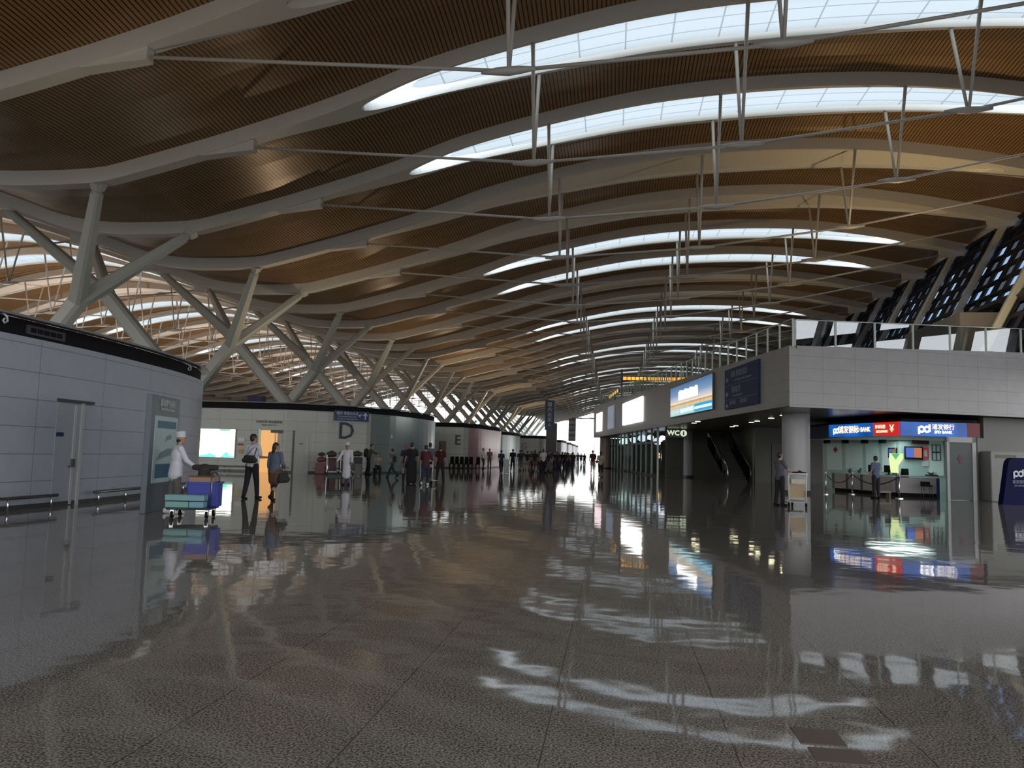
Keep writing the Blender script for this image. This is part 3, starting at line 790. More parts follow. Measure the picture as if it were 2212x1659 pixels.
def bumper(pts, label, hgt=.27, grp='low bumper rails along the walls'):
    r = empty('bumper_rail'); tag(r, label, 'bumper rail', grp)
    m = MB(); m.tube([(p[0], p[1], hgt) for p in pts], .035, 8); m.build('rail', M_STEELD, r, smooth=True)
    L = [0]
    for a, b in zip(pts[:-1], pts[1:]): L.append(L[-1]+math.hypot(b[0]-a[0], b[1]-a[1]))
    n = max(2, int(L[-1]/1.3)+1)
    for k in range(n):
        s = L[-1]*(k+.15)/(n-.7); s = min(s, L[-1]*.99)
        for i in range(len(pts)-1):
            if L[i+1] >= s: break
        t = (s-L[i])/(L[i+1]-L[i]); x = pts[i][0]*(1-t)+pts[i+1][0]*t; y = pts[i][1]*(1-t)+pts[i+1][1]*t
        p = MB(); p.tube([(x, y, 0), (x, y, hgt)], .028, 8); p.build('post', M_CHROME, r, smooth=True)
bumper(offset([(-12.33, 8), (-12.36, 12), (-12.47, 16.15)], .28), 'low steel bumper rail left of the near wall door')
bumper(offset([(-12.52, 17.45), (-12.9, 20.6), (-13.4, 23)], .28), 'low steel bumper rail between the near wall door and tall map stand')
bumper(offset([(-30, 43.3), (-24.4, 43.5), (-20.9, 43.8)], .4), 'low bumper rail under the bright screen on wall D', .3)
bumper(offset([(-19.2, 43.95), (-18.7, 44.05)], .3), 'short low bumper rail between the two doors of wall D', .3)
bumper(offset([(-17.6, 44.7), (-16.9, 45.1), (-15.2, 46.5)], .4), 'low bumper rail below letter D behind the piled luggage', .3)
# D: screen, doorway, door, sign, letters
scr = empty('lightbox_screen', (-24.36, 43.5-.03, .74), math.radians(4.2)); tag(scr, 'glowing white screen with green corner on wall D', 'screen')
def mat_screen_w():
    m = mat('screen_white_green', (0, 0, 0), .5); nt = m.node_tree; L = nt.links; b = nt.nodes['Principled BSDF']
    tc = nt.nodes.new('ShaderNodeTexCoord'); sp = nt.nodes.new('ShaderNodeSeparateXYZ'); L.new(tc.outputs['Object'], sp.inputs['Vector'])
    n = nt.nodes.new('ShaderNodeTexNoise'); n.inputs['Scale'].default_value = 1.6; L.new(tc.outputs['Object'], n.inputs['Vector'])
    a = nt.nodes.new('ShaderNodeMath'); a.operation = 'MULTIPLY_ADD'; a.inputs[1].default_value = .9; a.inputs[2].default_value = -.33
    L.new(n.outputs['Fac'], a.inputs[0])
    d = nt.nodes.new('ShaderNodeMath'); d.operation = 'LESS_THAN'; L.new(sp.outputs['Z'], d.inputs[0]); L.new(a.outputs[0], d.inputs[1])
    mx = nt.nodes.new('ShaderNodeMix'); mx.data_type = 'RGBA'; mx.inputs['A'].default_value = (1, 1, .92, 1); mx.inputs['B'].default_value = (.12, .62, .42, 1)
    L.new(d.outputs[0], mx.inputs['Factor']); L.new(mx.outputs['Result'], b.inputs['Emission Color']); b.inputs['Emission Strength'].default_value = 2.2
    return m
m = MB(); m.box2((0, -.06, 0), (2.5, .02, 1.72)); m.build('frame', M_WHITE, scr, bevel=.05)
m = MB(); m.quad((.05, -.065, .04), (2.45, -.065, .04), (2.45, -.065, 1.68), (.05, -.065, 1.68)); m.build('display', mat_screen_w(), scr)
m = MB(); m.quad((1.6, -.068, 1.6), (2.1, -.068, 1.6), (2.2, -.068, 1.675), (1.45, -.068, 1.675)); m.build('green_patch', mat('green_glow', (0, 0, 0), .5, emit=(.1, .6, .4), es=1.0), scr)
# lit doorway
dw = mount(isD, 'lit_doorway', -20.40, 43.77, 0, 4.2)
m = MB(); m.box2((0, -.03, 0), (.98, .0, 2.42), 0); m.build('corridor_glow', mat('warm_corridor', (.4, .25, .12), .6, emit=(1, .50, .17), es=.75), dw)
m = MB(); m.box2((-.12, -.08, 0), (0, .0, 2.48)); m.box2((.84, -.09, 0), (.90, .0, 2.42)); m.build('door_jamb', M_METALGR, dw)
m = MB(); m.box2((.62, -.16, 2.28), (1.25, -.05, 2.45)); m.build('door_closer', M_DARK, dw)
t = text('行李打包 寄存服务处', .17, M_DTXT, dw, (.45, -.02, 2.9), name='sign_text'); t = text('Baggage Packing Service', .09, M_DTXT, dw, (.45, -.02, 2.74), name='sign_text')
d2 = mount(isD, 'service_door', -18.58, 44.06, 0, 31)
m = MB(); m.box2((0, -.04, 0), (.10, .01, 2.45)); m.build('dark_jamb', M_DARK, d2)
m = MB(); m.box2((.1, -.03, 0), (.95, .01, 2.45)); m.build('door_leaf', MP_D if False else mat('door_cream', (.42, .43, .40), .35), d2)
m = MB(); m.box2((.82, -.05, 1.1), (.86, -.03, 2.1)); m.build('glass_slit', mat('slit_glow', (.6, .6, .5), .4), d2)
m = MB(); m.box2((.38, -.08, 1.66), (.6, -.03, 1.71)); m.build('handle', M_DARK, d2)
nt_ = empty('notice_set', (-21.75, 43.66, 1.0), math.radians(4.2)); tag(nt_, 'red and yellow notices between the bright screen and lit doorway', 'notices')
m = MB(); m.box2((0, -.03, .5), (.32, 0, .62)); m.build('red_notice', mat('notice_red', (.45, .05, .05), .5), nt_)
m = MB(); m.box2((.08, -.03, .03), (.34, 0, .28)); m.build('yellow_notice', mat('notice_yellow', (.55, .36, .06), .5), nt_)
m = MB(); m.box2((0, -.02, .75), (.4, 0, .95)); m.build('white_notice', M_WHITE, nt_)
ds = mount(isD, 'letter', -15.98, 45.83, 2.5, 40.1)
text('D', 1.42, M_DTXT, ds, (0, -.03, 0), name='letter_face', off=.012)
sg = empty('direction_sign', (-16.62, 45.32, 3.14), math.radians(41)); tag(sg, 'navy blue departures sign with white arrow above letter D', 'sign')
m = MB(); m.box2((0, -.12, 0), (2.2, -.04, .6)); m.build('panel', M_NAVY, sg)
text('国际 港澳台出发', .19, M_WTXT, sg, (.82, -.125, .44), name='sign_text'); text('International Departures', .115, M_WTXT, sg, (.82, -.125, .26), name='sign_text')
text('HK, Macau & Taiwan Departures', .095, M_WTXT, sg, (.82, -.125, .11), name='sign_text')
m = MB(); m.box2((1.93, -.128, .12), (1.99, -.12, .45)); m.poly([(1.96, -.128, .54), (1.80, -.128, .36), (1.86, -.128, .33), (1.96, -.128, .44), (2.06, -.128, .33), (2.12, -.128, .36)]); m.build('arrow', M_WTXT, sg)
m = MB(); m.poly([(1.5, -.128, .36), (1.72, -.128, .44), (1.78, -.128, .42), (1.62, -.128, .34), (1.66, -.128, .26), (1.62, -.128, .26), (1.55, -.128, .32)]); m.build('plane_symbol', M_WTXT, sg)
es_ = mount(isE, 'letter', -13.78, 69.2, 2.47, 7); text('E', 1.22, M_DTXT, es_, (0, -.03, 0), name='letter_face', off=.012)
en = empty('notice_board', (-15.45, 69.0, 1.5), math.radians(7)); tag(en, 'brown notice board on wall E', 'notice board'); m = MB(); m.box2((0, -.06, 0), (.66, -.01, .88)); m.build('board', mat('brown_board', (.16, .13, .08), .5), en)
gs = mount(isG, 'letter', -12.6, 112.1, 2.5, 4); text('G', 1.2, mat('grey_letter', (.16, .16, .16), .5), gs, (0, -.06, 0), name='letter_face')
# smoke detector discs on the metallic part of wall D
w_ = MB(); w_.ball((-14.05, 48.9, 2.32), (.08, .08, .11)); e = w_.build('wall_lamp', M_WHITE, isD, smooth=True)
def cam_(x, y, z, lab):
    r = empty('security_camera', (x, y, z)); tag(r, lab, 'camera'); m = MB(); m.tube([(0, 0, 0), (.0, -.05, .18), (.1, -.25, .22)], .03, 6); m.build('bracket', M_WHITE, r)
    m = MB(); m.ball((.12, -.3, .2), .12); m.build('dome', M_WHITE, r, smooth=True)
cam_(-13.6, 50.4, 4.06, 'small white camera on the black band of wall D'); cam_(-12.6, 71, 4.06, 'small white camera on the black band of wall E')

# ------------------------------------------------------------------ mezzanine at right
P0 = V((6.7, 31.4, 0)); DL = V((-.1435, .9897, 0)); DF = V((10.5, 4.35, 0)).normalized()
def onL(s): p = P0+DL*s; return (p.x, p.y)
def onF(s): p = P0+DF*s; return (p.x, p.y)
SL, SF = 63.0, 42.0
thL = math.degrees(math.atan2(-DL.y, -DL.x)); thF = math.degrees(math.atan2(DF.y, DF.x))
mz = MB()
def zt(s): return 5.9+.0215*s
for k in range(21):
    s0, s1 = SL*k/21, SL*(k+1)/21; a, b = onL(s1), onL(s0)
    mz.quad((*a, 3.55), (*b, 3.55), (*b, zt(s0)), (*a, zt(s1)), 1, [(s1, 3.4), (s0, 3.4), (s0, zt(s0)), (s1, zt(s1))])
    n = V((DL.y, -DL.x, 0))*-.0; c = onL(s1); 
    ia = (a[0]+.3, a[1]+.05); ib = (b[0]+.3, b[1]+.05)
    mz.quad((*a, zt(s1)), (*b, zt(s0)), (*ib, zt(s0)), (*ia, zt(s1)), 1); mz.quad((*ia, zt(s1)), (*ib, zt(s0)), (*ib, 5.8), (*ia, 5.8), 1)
for k in range(14):
    s0, s1 = SF*k/14, SF*(k+1)/14; a, b = onF(s0), onF(s1)
    z0, z1 = 5.9+.034*min(s0, 12), 5.9+.034*min(s1, 12)
    mz.quad((*a, 3.52), (*b, 3.52), (*b, z1), (*a, z0), 0, [(s0, 3.4), (s1, 3.4), (s1, z1), (s0, z0)])
    mz.quad((*a, z0), (*b, z1), (b[0], b[1]+.3, z1), (a[0], a[1]+.3, z0), 0); mz.quad((a[0], a[1]+.3, z0), (b[0], b[1]+.3, z1), (b[0], b[1]+.3, 5.8), (a[0], a[1]+.3, 5.8), 0)
struct('wall_right', mz, [MP_F, MP_F_SHADED])
fz = onF(SF); lz = onL(SL)
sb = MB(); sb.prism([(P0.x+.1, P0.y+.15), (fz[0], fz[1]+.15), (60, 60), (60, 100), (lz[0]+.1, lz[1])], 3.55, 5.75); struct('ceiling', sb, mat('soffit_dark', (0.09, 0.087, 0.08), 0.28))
# glass balustrade
M_BGL = mat_glass('balustrade_glass', (0.80, 0.86, 0.84), 0.10); M_MIRG = mat_glass('reflective_balustrade_glass', (0.45, 0.50, 0.52), 0.25)
M_POST = mat('pale_green_post', (0.52, 0.58, 0.53), 0.3)
def balustrade(line, s0, s1, zf, step, glass, label, grp, inset):
    r = empty('glass_balustrade'); tag(r, label, 'railing', grp)
    n = int((s1-s0)/step); h = 1.05
    for k in range(n+1):
        s = s0+k*step; p = line(s); z = zf(s)
        m = MB(); m.tube([(p[0]+inset[0], p[1]+inset[1], z-.05), (p[0]+inset[0], p[1]+inset[1], z+h)], .045, 6); m.build('post', M_POST, r)
    m = MB()
    for k in range(n):
        a, b = line(s0+k*step+.06), line(s0+(k+1)*step-.06)
        m.quad((a[0]+inset[0], a[1]+inset[1], zf(s0+k*step)+.04), (b[0]+inset[0], b[1]+inset[1], zf(s0+k*step)+.04), (b[0]+inset[0], b[1]+inset[1], zf(s0+(k+1)*step)+h), (a[0]+inset[0], a[1]+inset[1], zf(s0+k*step)+h))
    m.build('glass_panels', glass, r)
    m = MB(); m.tube([(line(s0+k*step)[0]+inset[0], line(s0+k*step)[1]+inset[1], zf(s0+k*step)+h) for k in range(n+1)], .025, 6); m.build('handrail', M_CHROME, r, smooth=True)
balustrade(onL, 0, 58, zt, 1.45, M_BGL, 'glass balustrade with pale posts along the balcony side above the screens', None, (.15, 0))
balustrade(onF, .3, 36, lambda s: 5.9+.034*min(s, 12), 1.85, M_MIRG, 'glass balustrade on the balcony front reflecting pale slanted windows', None, (0, .15))
# soffit downlights
M_LAMP = mat('downlight_lamp', (0, 0, 0), .5, emit=(1, .93, .6), es=14)
dl_lab = ['downlight in the balcony soffit beside the round pillar', 'second downlight left of the round pillar', 'third downlight left of the round pillar', 'fourth downlight left of the round pillar',
          'right one of the downlight pair above the staircase', 'left one of the downlight pair above the staircase', 'right one of the downlight pair left of the staircase', 'left one of the downlight pair left of the staircase']
dproto = None
for (x, y), lb in zip([(7.8, 37.9), (7.8, 40.7), (7.7, 44), (7.7, 45.8), (7.6, 50.8), (7.6, 52.4), (4.75, 45.9), (4.75, 48)], dl_lab):
    if dproto is None:
        o = empty('downlight'); m = MB(); m.tube([(0, 0, 0), (0, 0, .02)], .2, 16); m.build('trim_ring', M_DARK, o); m = MB(); m.ball((0, 0, 0), (.15, .15, .012)); m.build('lamp', M_LAMP, o, smooth=True); dproto = o
    else: o = copy_tree(dproto)
    o.location = (x, y, 3.535); tag(o, lb, 'downlight', 'downlights in the balcony soffit')
# round pillars
def pillar(x, y, r, lab, c=(.42, .42, .43)):
    o = empty('round_pillar', (x, y, 0)); tag(o, lab, 'pillar'); m = MB(); m.tube([(0, 0, .0), (0, 0, 3.56)], r, 40, cap=False); m.build('shaft', mat('pillar_%.2f' % c[1], c, .35, noise=.05), o, smooth=True)
    m = MB(); m.tube([(0, 0, 0), (0, 0, .14)], r+.03, 40); m.build('base_ring', M_DARK, o, smooth=False)
pillar(8.15, 36.9, .60, 'round grey pillar under the balcony corner, beside the bank booth')
pillar(-.95, 92.6, .62, 'beige round pillar at the far end of the glass shop', (.48, .38, .33)); pillar(5.45, 61.5, .58, 'round grey pillar in the dark left of the staircase')
# screens on the balcony side
def side_panel(name, s0, s1, z0, z1, label, cat):
    a = onL(s1); o = empty(name, (a[0], a[1], z0), math.radians(thL)); tag(o, label, cat); return o, s1-s0, z1-z0
bs, W, Hh = side_panel('direction_board', 3.35, 8.4, 3.85, 5.78, 'large dark navy direction board on the balcony side near its corner', 'sign')
m = MB(); m.box2((0, -.1, 0), (W, 0, Hh)); m.build('panel', M_NAVYD, bs)
text('国际 港澳台出发', .34, M_SIGNTXT_DIM, bs, (2.3, -.105, 1.60), name='sign_text', depth=.003); text('Intl HK Macau Taiwan Departures', .17, M_SIGNTXT_DIM, bs, (2.85, -.105, 1.32), name='sign_text', depth=.003, sx=1.1)
text('国内出发', .34, M_SIGNTXT_DIM, bs, (1.85, -.105, .87), name='sign_text', depth=.003); text('Domestic Departures', .17, M_SIGNTXT_DIM, bs, (2.1, -.105, .6), name='sign_text', depth=.003)
text('磁浮 地铁', .22, M_SIGNTXT_DIM, bs, (1.3, -.105, .26), name='sign_text', depth=.003); text('餐饮 休息', .22, M_SIGNTXT_DIM, bs, (3.0, -.105, .26), name='sign_text', depth=.003)
for z in (1.13, .43):
    m = MB(); m.box2((.1, -.106, z), (W-.1, -.1, z+.012)); m.build('divider_line', M_SIGNTXT_DIM, bs)
for z in (1.42, .72, .16):
    m = MB(); m.poly([(.18, -.107, z), (.42, -.107, z+.13), (.42, -.107, z+.07), (.6, -.107, z+.07), (.6, -.107, z-.07), (.42, -.107, z-.07), (.42, -.107, z-.13)]); m.build('arrow', M_SIGNTXT_DIM, bs)
ad, W, Hh = side_panel('advertising_screen', 10.5, 20.7, 3.99, 5.93, 'glowing blue advertising lightbox with white block over a dusk waterfront', 'screen')
def mat_ad():
    m = mat('ad_picture', (0, 0, 0), .4); nt = m.node_tree; L = nt.links; b = nt.nodes['Principled BSDF']
    uv = nt.nodes.new('ShaderNodeUVMap'); sp = nt.nodes.new('ShaderNodeSeparateXYZ'); L.new(uv.outputs['UV'], sp.inputs['Vector'])
    r = nt.nodes.new('ShaderNodeValToRGB'); L.new(sp.outputs['Y'], r.inputs['Fac']); cr = r.color_ramp
    st = [(0, (.20, .45, .48)), (.14, (.45, .52, .50)), (.24, (.35, .38, .38)), (.32, (.55, .38, .16)), (.37, (.30, .18, .08)), (.42, (.85, .68, .50)), (.52, (.55, .58, .66)), (.68, (.18, .32, .52)), (1, (.06, .15, .33))]
    cr.elements[0].position = st[0][0]; cr.elements[0].color = (*st[0][1], 1); cr.elements[1].position = 1; cr.elements[1].color = (*st[-1][1], 1)
    for p, c in st[1:-1]: e = cr.elements.new(p); e.color = (*c, 1)
    mp = nt.nodes.new('ShaderNodeMapping'); mp.inputs['Scale'].default_value = (26, 2.0, 1); L.new(uv.outputs['UV'], mp.inputs['Vector'])
    n = nt.nodes.new('ShaderNodeTexNoise'); n.inputs['Scale'].default_value = 1.0; n.inputs['Detail'].default_value = 3; L.new(mp.outputs['Vector'], n.inputs['Vector'])
    low = nt.nodes.new('ShaderNodeMath'); low.operation = 'LESS_THAN'; low.inputs[1].default_value = .43; L.new(sp.outputs['Y'], low.inputs[0])
    s = nt.nodes.new('ShaderNodeMath'); s.operation = 'MULTIPLY'; L.new(low.outputs[0], s.inputs[0]); L.new(n.outputs['Fac'], s.inputs[1])
    mx = nt.nodes.new('ShaderNodeMix'); mx.data_type = 'RGBA'; mx.blend_type = 'OVERLAY'; L.new(s.outputs[0], mx.inputs['Factor']); L.new(r.outputs['Color'], mx.inputs['A']); mx.inputs['B'].default_value = (1, 1, 1, 1)
    L.new(mx.outputs['Result'], b.inputs['Emission Color']); b.inputs['Emission Strength'].default_value = .95
    return m
m = MB(); m.box2((0, -.12, 0), (W, 0, Hh)); m.build('frame', M_DARK, ad)
m = MB(); m.quad((.08, -.125, .05), (W-.08, -.125, .05), (W-.08, -.125, Hh-.05), (.08, -.125, Hh-.05), 0, [(0, 0), (1, 0), (1, 1), (0, 1)]); m.build('picture', mat_ad(), ad)
ME_W = mat('glow_white', (0, 0, 0), .5, emit=(1, 1, 1), es=2.2); ME_C = mat('glow_cyan', (0, 0, 0), .5, emit=(.04, .30, .55), es=1.2); ME_LC = mat('glow_light_cyan', (0, 0, 0), .5, emit=(.55, .9, 1), es=1.4)
m = MB(); m.box2((2.4, -.14, .98), (7.1, -.126, 1.46)); m.build('white_block', ME_W, ad)
m = MB()
for k in range(15):
    h = .05+.07*((k*7) % 4)/3; m.box2((2.4+k*.315, -.14, 1.46), (2.62+k*.315, -.126, 1.46+h))
m.build('skyline', ME_W, ad)
m = MB(); m.box2((6.4, -.135, .08), (W-.1, -.126, .52)); m.build('cyan_block', ME_C, ad)
m = MB(); m.box2((6.5, -.145, .22), (W-.15, -.136, .36)); m.box2((3.0, -.145, .18), (4.5, -.127, .4)); m.box2((4.7, -.145, .2), (6.0, -.127, .42)); m.build('caption_block', ME_LC, ad)
wh, W, Hh = side_panel('white_lightbox', 30.9, 40.7, 4.2, 6.18, 'blank bright white lightbox on the balcony side', 'screen')
m = MB(); m.box2((0, -.12, 0), (W, 0, Hh)); m.build('case', mat('lightbox_glow', (0, 0, 0), .4, emit=(1, 1, .97), es=2.6), wh, bevel=.12)
b1, W, Hh = side_panel('grey_lightbox', 46.3, 50.3, 4.14, 6.4, 'dim grey blue lightbox left of the bright white one', 'screen')
m = MB(); m.box2((0, -.12, 0), (W, 0, Hh)); m.build('case', mat('dim_lightbox', (.10, .12, .16), .4, emit=(.28, .34, .44), es=.45), b1)
b2, W, Hh = side_panel('pink_lightbox', 55.3, 60.0, 4.12, 6.2, 'pinkish white lightbox at the far end of the balcony side', 'screen')
m = MB(); m.box2((0, -.12, 0), (W, 0, Hh)); m.build('case', mat('pink_lightbox_glow', (0, 0, 0), .4, emit=(1, .80, .85), es=1.3), b2)
hs = empty('hanging_sign', (-5.0, 88, 4.0)); tag(hs, 'small black hanging sign with white text at the far balcony end', 'sign')
m = MB(); m.box2((0, -.1, -1.0), (.8, .1, 1.5)); m.build('panel', M_DARK, hs)
for z in (1.05, .5, -.1, -.7): text('出口' if z > 0 else '登机', .34, M_WTXT, hs, (.4, -.11, z), name='sign_text')
m = MB(); m.box2((.35, -.03, 1.5), (2.9, .03, 1.6)); m.build('arm', M_DARK, hs)
# walls under the balcony
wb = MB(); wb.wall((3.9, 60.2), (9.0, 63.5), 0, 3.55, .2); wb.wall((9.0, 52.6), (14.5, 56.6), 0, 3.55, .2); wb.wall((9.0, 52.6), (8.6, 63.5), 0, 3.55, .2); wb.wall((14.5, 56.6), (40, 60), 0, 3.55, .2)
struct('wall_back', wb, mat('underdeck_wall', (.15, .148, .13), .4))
db = empty('service_door', (10.25, 53.38, 0), math.radians(36.2)); tag(db, 'dim grey service door in the dark wall left of the round pillar', 'door')
m = MB(); m.box2((0, -.02, 0), (1.15, .1-.13, 2.5)); m.build('leaf', mat('dim_door', (.2, .2, .18), .4), db); m = MB(); m.box2((.45, -.06, 1.5), (.6, -.04, 1.6)); m.build('plate', M_DARK, db)
# staircase
st = empty('staircase', (7.1, 51.5, 0), math.atan2(.1435, .9897)); tag(st, 'dark staircase rising under the balcony with steel handrail', 'stairs')
m = MB()
for k in range(13): m.box2((0, .32*k, 0), (1.35, .32*(k+1), .165*(k+1)))
m.build('steps', mat('step_dark', (.03, .03, .03), .5), st)
for x in (-.05, 1.4):
    m = MB(); m.poly([(x, -.3, .0), (x, 4.3, 2.3), (x, 4.3, 3.3), (x, -.3, 1.0)]); m.build('side_glass', M_DGLASS, st)
    m = MB(); m.tube([(x, -.5, .0), (x, -.5, .8), (x, -.35, 1.0), (x, 4.3, 3.35)], .05, 8); m.build('handrail', M_CHROME if x < 0 else M_STEELD, st, smooth=True)
# glass shop fronts
M_SHOPG = mat_glass('shop_glass', (.55, .66, .62), .10); SF0 = V((3.3, 60.3, 0)); SF1 = V((-.5, 93.5, 0)); sd = SF1-SF0
gw = empty('glass_shopfront', (0, 0, 0)); tag(gw, 'dark glass shopfront with steel frames under the balcony', 'shopfront')
n = 12
for k in range(n+1):
    p = SF0+sd*k/n; m = MB(); m.box((p.x, p.y, 1.77), (.14, .14, 3.55), .1); m.build('mullion', mat('shop_frame', (.24, .27, .26), .3, metal=.5), gw)
m = MB(); p = SF0; q = SF1; m.quad((p.x, p.y, .1), (q.x, q.y, .1), (q.x, q.y, 3.5), (p.x, p.y, 3.5)); m.build('glazing', M_SHOPG, gw)
m = MB(); m.wall((SF0.x, SF0.y), (SF1.x, SF1.y), 2.5, 2.65, .1); m.wall((SF0.x, SF0.y), (SF1.x, SF1.y), 0, .15, .1); m.build('transom', M_DARK, gw)
m = MB(); m.tube([(3.55, 59.9, .3), (3.55, 59.9, 2.6)], .06, 8); m.build('door_pull', M_CHROME, gw, smooth=True)
sw = MB(); sw.wall((9, 66), (4.5, 97), 0, 3.55, .2); sw.wall((-.5, 97), (4.5, 97), 0, 3.55, .2); struct('wall_1', sw, mat('shop_inner', (.22, .22, .2), .5))
for k, (x, y, z, c, sz) in enumerate([(2.0, 80, 3.1, (.8, .88, 1), .38), (2.7, 76, 3.2, (.75, .82, 1), .42), (3.2, 70, 3.15, (1, 1, 1), .3), (3.6, 66, 2.75, (.7, .75, 1), .38), (3.9, 64.5, 3.0, (.9, .93, 1), .25), (1.1, 87, 3.0, (.75, .95, .95), .5)]):
    o = empty('shop_lamp', (x, y, z)); m = MB(); m.ball((0, 0, 0), (sz, sz, sz*.8)); m.build('shade', mat('shop_lamp_%d' % k, (0, 0, 0), .5, emit=c, es=1.6), o, smooth=True)
    m = MB(); m.tube([(0, 0, 0), (0, 0, 3.56-z)], .015, 6); m.build('cord', M_DARK, o)
    tag(o, ['globe lamp deep inside the glass shop, nearest the light end', 'globe lamp inside the glass shop under the white lightbox', 'white globe lamp in the middle of the glass shop', 'large low bluish globe lamp in the shop near the rest room sign', 'small globe lamp above the large low bluish one', 'globe lamp at the far left end of the glass shop'][k], 'lamp', 'globe lamps in the glass shop')
ol = empty('orange_lantern', (3.5, 62.5, 1.35)); tag(ol, 'small glowing orange lantern inside the glass shop', 'lantern'); m = MB(); m.ball((0, 0, .12), (.1, .1, .12)); m.build('lower_shade', mat('orange_glow', (0, 0, 0), .5, emit=(1, .45, .06), es=1.5), ol, smooth=True)
m = MB(); m.ball((0, 0, .34), (.08, .08, .1)); m.build('upper_shade', mat('warm_glow', (0, 0, 0), .5, emit=(1, .85, .6), es=1.4), ol, smooth=True); m = MB(); m.tube([(0, 0, .4), (0, 0, 2.2)], .012, 6); m.build('cord', M_DARK, ol)
wc = empty('rest_room_sign', (3.9, 58.6, 2.95), math.radians(0)); tag(wc, 'lit hanging rest room sign left of the dark staircase', 'sign')
m = MB(); m.box2((-.05, 0, -.05), (1.45, .12, .62)); m.build('case', M_DARK, wc)
gl = mat('pictogram_glow', (0, 0, 0), .5, emit=(.75, .85, .62), es=.9)
text('WC', .5, gl, wc, (.42, -.01, .28), name='pictogram', off=.02)
m = MB(); m.tube([(1.15, -.02, .28), (1.15, 0, .28)], .24, 20); m.build('pictogram_disc', gl, wc)
m = MB(); m.ball((1.15, -.03, .40), (.04, .02, .04)); m.box2((1.1, -.04, .14), (1.2, -.02, .36)); m.build('figure', M_DARK, wc)
m = MB(); m.box2((.68, .04, .62), (.72, .08, .66)); m.build('hanger', M_DARK, wc)
hn = empty('hanging_sign', (9.75, 46.8, 2.75)); tag(hn, 'dim navy hanging sign in the dark just left of the round pillar', 'sign'); m = MB(); m.box2((0, 0, 0), (.9, .1, .78)); m.build('panel', M_NAVYD, hn); m = MB(); m.box2((.43, .03, .78), (.47, .07, .8)); m.build('hanger', M_DARK, hn)
# orange led strips above
def led(name, a, b, z, lab):
    o = empty(name, (a[0], a[1], z), math.atan2(b[1]-a[1], b[0]-a[0])); tag(o, lab, 'sign'); L_ = math.hypot(b[0]-a[0], b[1]-a[1])
    m = MB(); m.box2((0, -.1, 0), (L_, .1, .46)); m.build('case', M_DARK, o)
    m = MB(); n = int(L_/.42)
    for k in range(n): m.box2((.05+k*L_/n, -.13, .06), (.05+(k+.82)*L_/n, -.1, .40))
    m.build('led_characters', mat('orange_led', (0, 0, 0), .5, emit=(1, .42, .03), es=1.5), o); return o
l1 = led('led_ticker', (.85, 83.0), (7.3, 83.0), 9.35, 'long orange LED ticker sign above the balcony')
m = MB(); m.box2((-.2, -.1, -2.6), (0, .1, 1.2)); m.build('mast', M_DARK, l1)
l2 = led('led_ticker', (-.55, 104), (.55, 93), 8.9, 'short slanting orange LED sign left of the long orange ticker')
m = MB(); m.box2((5, .1, -3.5), (5.2, .3, 0)); m.build('mast', M_DARK, l2)
# upper floor pavilion at the far right
pv = MB(); pv.box2((20.2, 49.0, 5.75), (34, 58, 10.45)); struct('wall_2', pv, MP_F)
# big pylon sign in the hall
py = empty('pylon_sign', (-9.75, 112, 0)); tag(py, 'tall navy pylon sign with white characters in the hall centre', 'sign')
m = MB(); m.box2((0, -.25, 4.9), (1.35, .25, 9.1)); m.build('panel', M_NAVY, py)
m = MB(); m.box2((.2, -.15, 0), (1.75, .3, 4.9)); m.box2((.9, 0, 4.9), (1.75, .3, 5.9)); m.build('pedestal', mat('pylon_grey', (.10, .10, .10), .4), py)
for k, ch in enumerate(['国', '内', '出', '发', '↓']): text(ch, .62, M_WTXT, py, (.67, -.26, 8.5-k*.72), name='sign_text', off=.01)
# ------------------------------------------------------------------ bank booth under the balcony
SA, SCn, SB_ = (10.3, 39.5), (11.9, 34.8), (15.2, 35.3)
bk = empty('bank_booth'); tag(bk, 'bank booth with blue and red lit sign band and white counters', 'booth')
m = MB(); m.prism([(10.5, 39.5), (12.0, 35.0), (15.1, 35.45), (15.6, 36.2), (17.4, 41.7), (14.1, 41.6), (11.4, 45.7), (10.2, 44.5)], 3.2, 3.34); m.build('canopy', M_BLACK, bk)
m = MB(); m.prism([(10.7, 39.6), (12.1, 35.3), (15.0, 35.7), (15.5, 36.4), (17.2, 41.5), (14.0, 41.4), (11.5, 45.4), (10.5, 44.3)], 2.60, 2.66); m.build('inner_ceiling', mat('booth_ceiling', (.5, .55, .54), .5), bk)
m_teal = mat('booth_back_teal', (.42, .55, .53), .5); m_tealb = mat('booth_panel_pale', (.62, .76, .74), .5)
m = MB(); m.wall((11.5, 45.5), (14.02, 41.32), 0, 2.62, .08); m.wall((14.02, 41.32), (17.2, 41.55), 0, 2.62, .08); m.wall((16.5, 41.4), (15.1, 36.0), 0, 2.62, .08); m.build('back_wall', m_teal, bk)
def onB(s): d = V((14.02-11.5, 41.32-45.5, 0)); L_ = d.length; d.normalize(); return (11.5+d.x*s, 45.5+d.y*s)
for a, b in ((.35, 1.35), (1.62, 2.7), (2.95, 3.75), (3.95, 4.8)):
    p, q = onB(a), onB(b); m = MB(); m.wall((p[0]-.06, p[1]-.04), (q[0]-.06, q[1]-.04), 1.0, 2.5, .03); m.build('frosted_panel', m_tealb, bk)
for s in (.7, 1.95, 3.2, 4.3):
    p, q = onB(s), onB(s+.42); m = MB(); m.wall((p[0]-.55, p[1]-.3), (q[0]-.55, q[1]-.3), 2.42, 2.6, .06); m.build('number_display', M_BLACK, bk)
m = MB(); m.box2((14.5, 40.9, 2.42), (15.3, 41.0, 2.6)); m.build('number_display', mat('display_red_black', (.05, .01, .01), .4), bk)
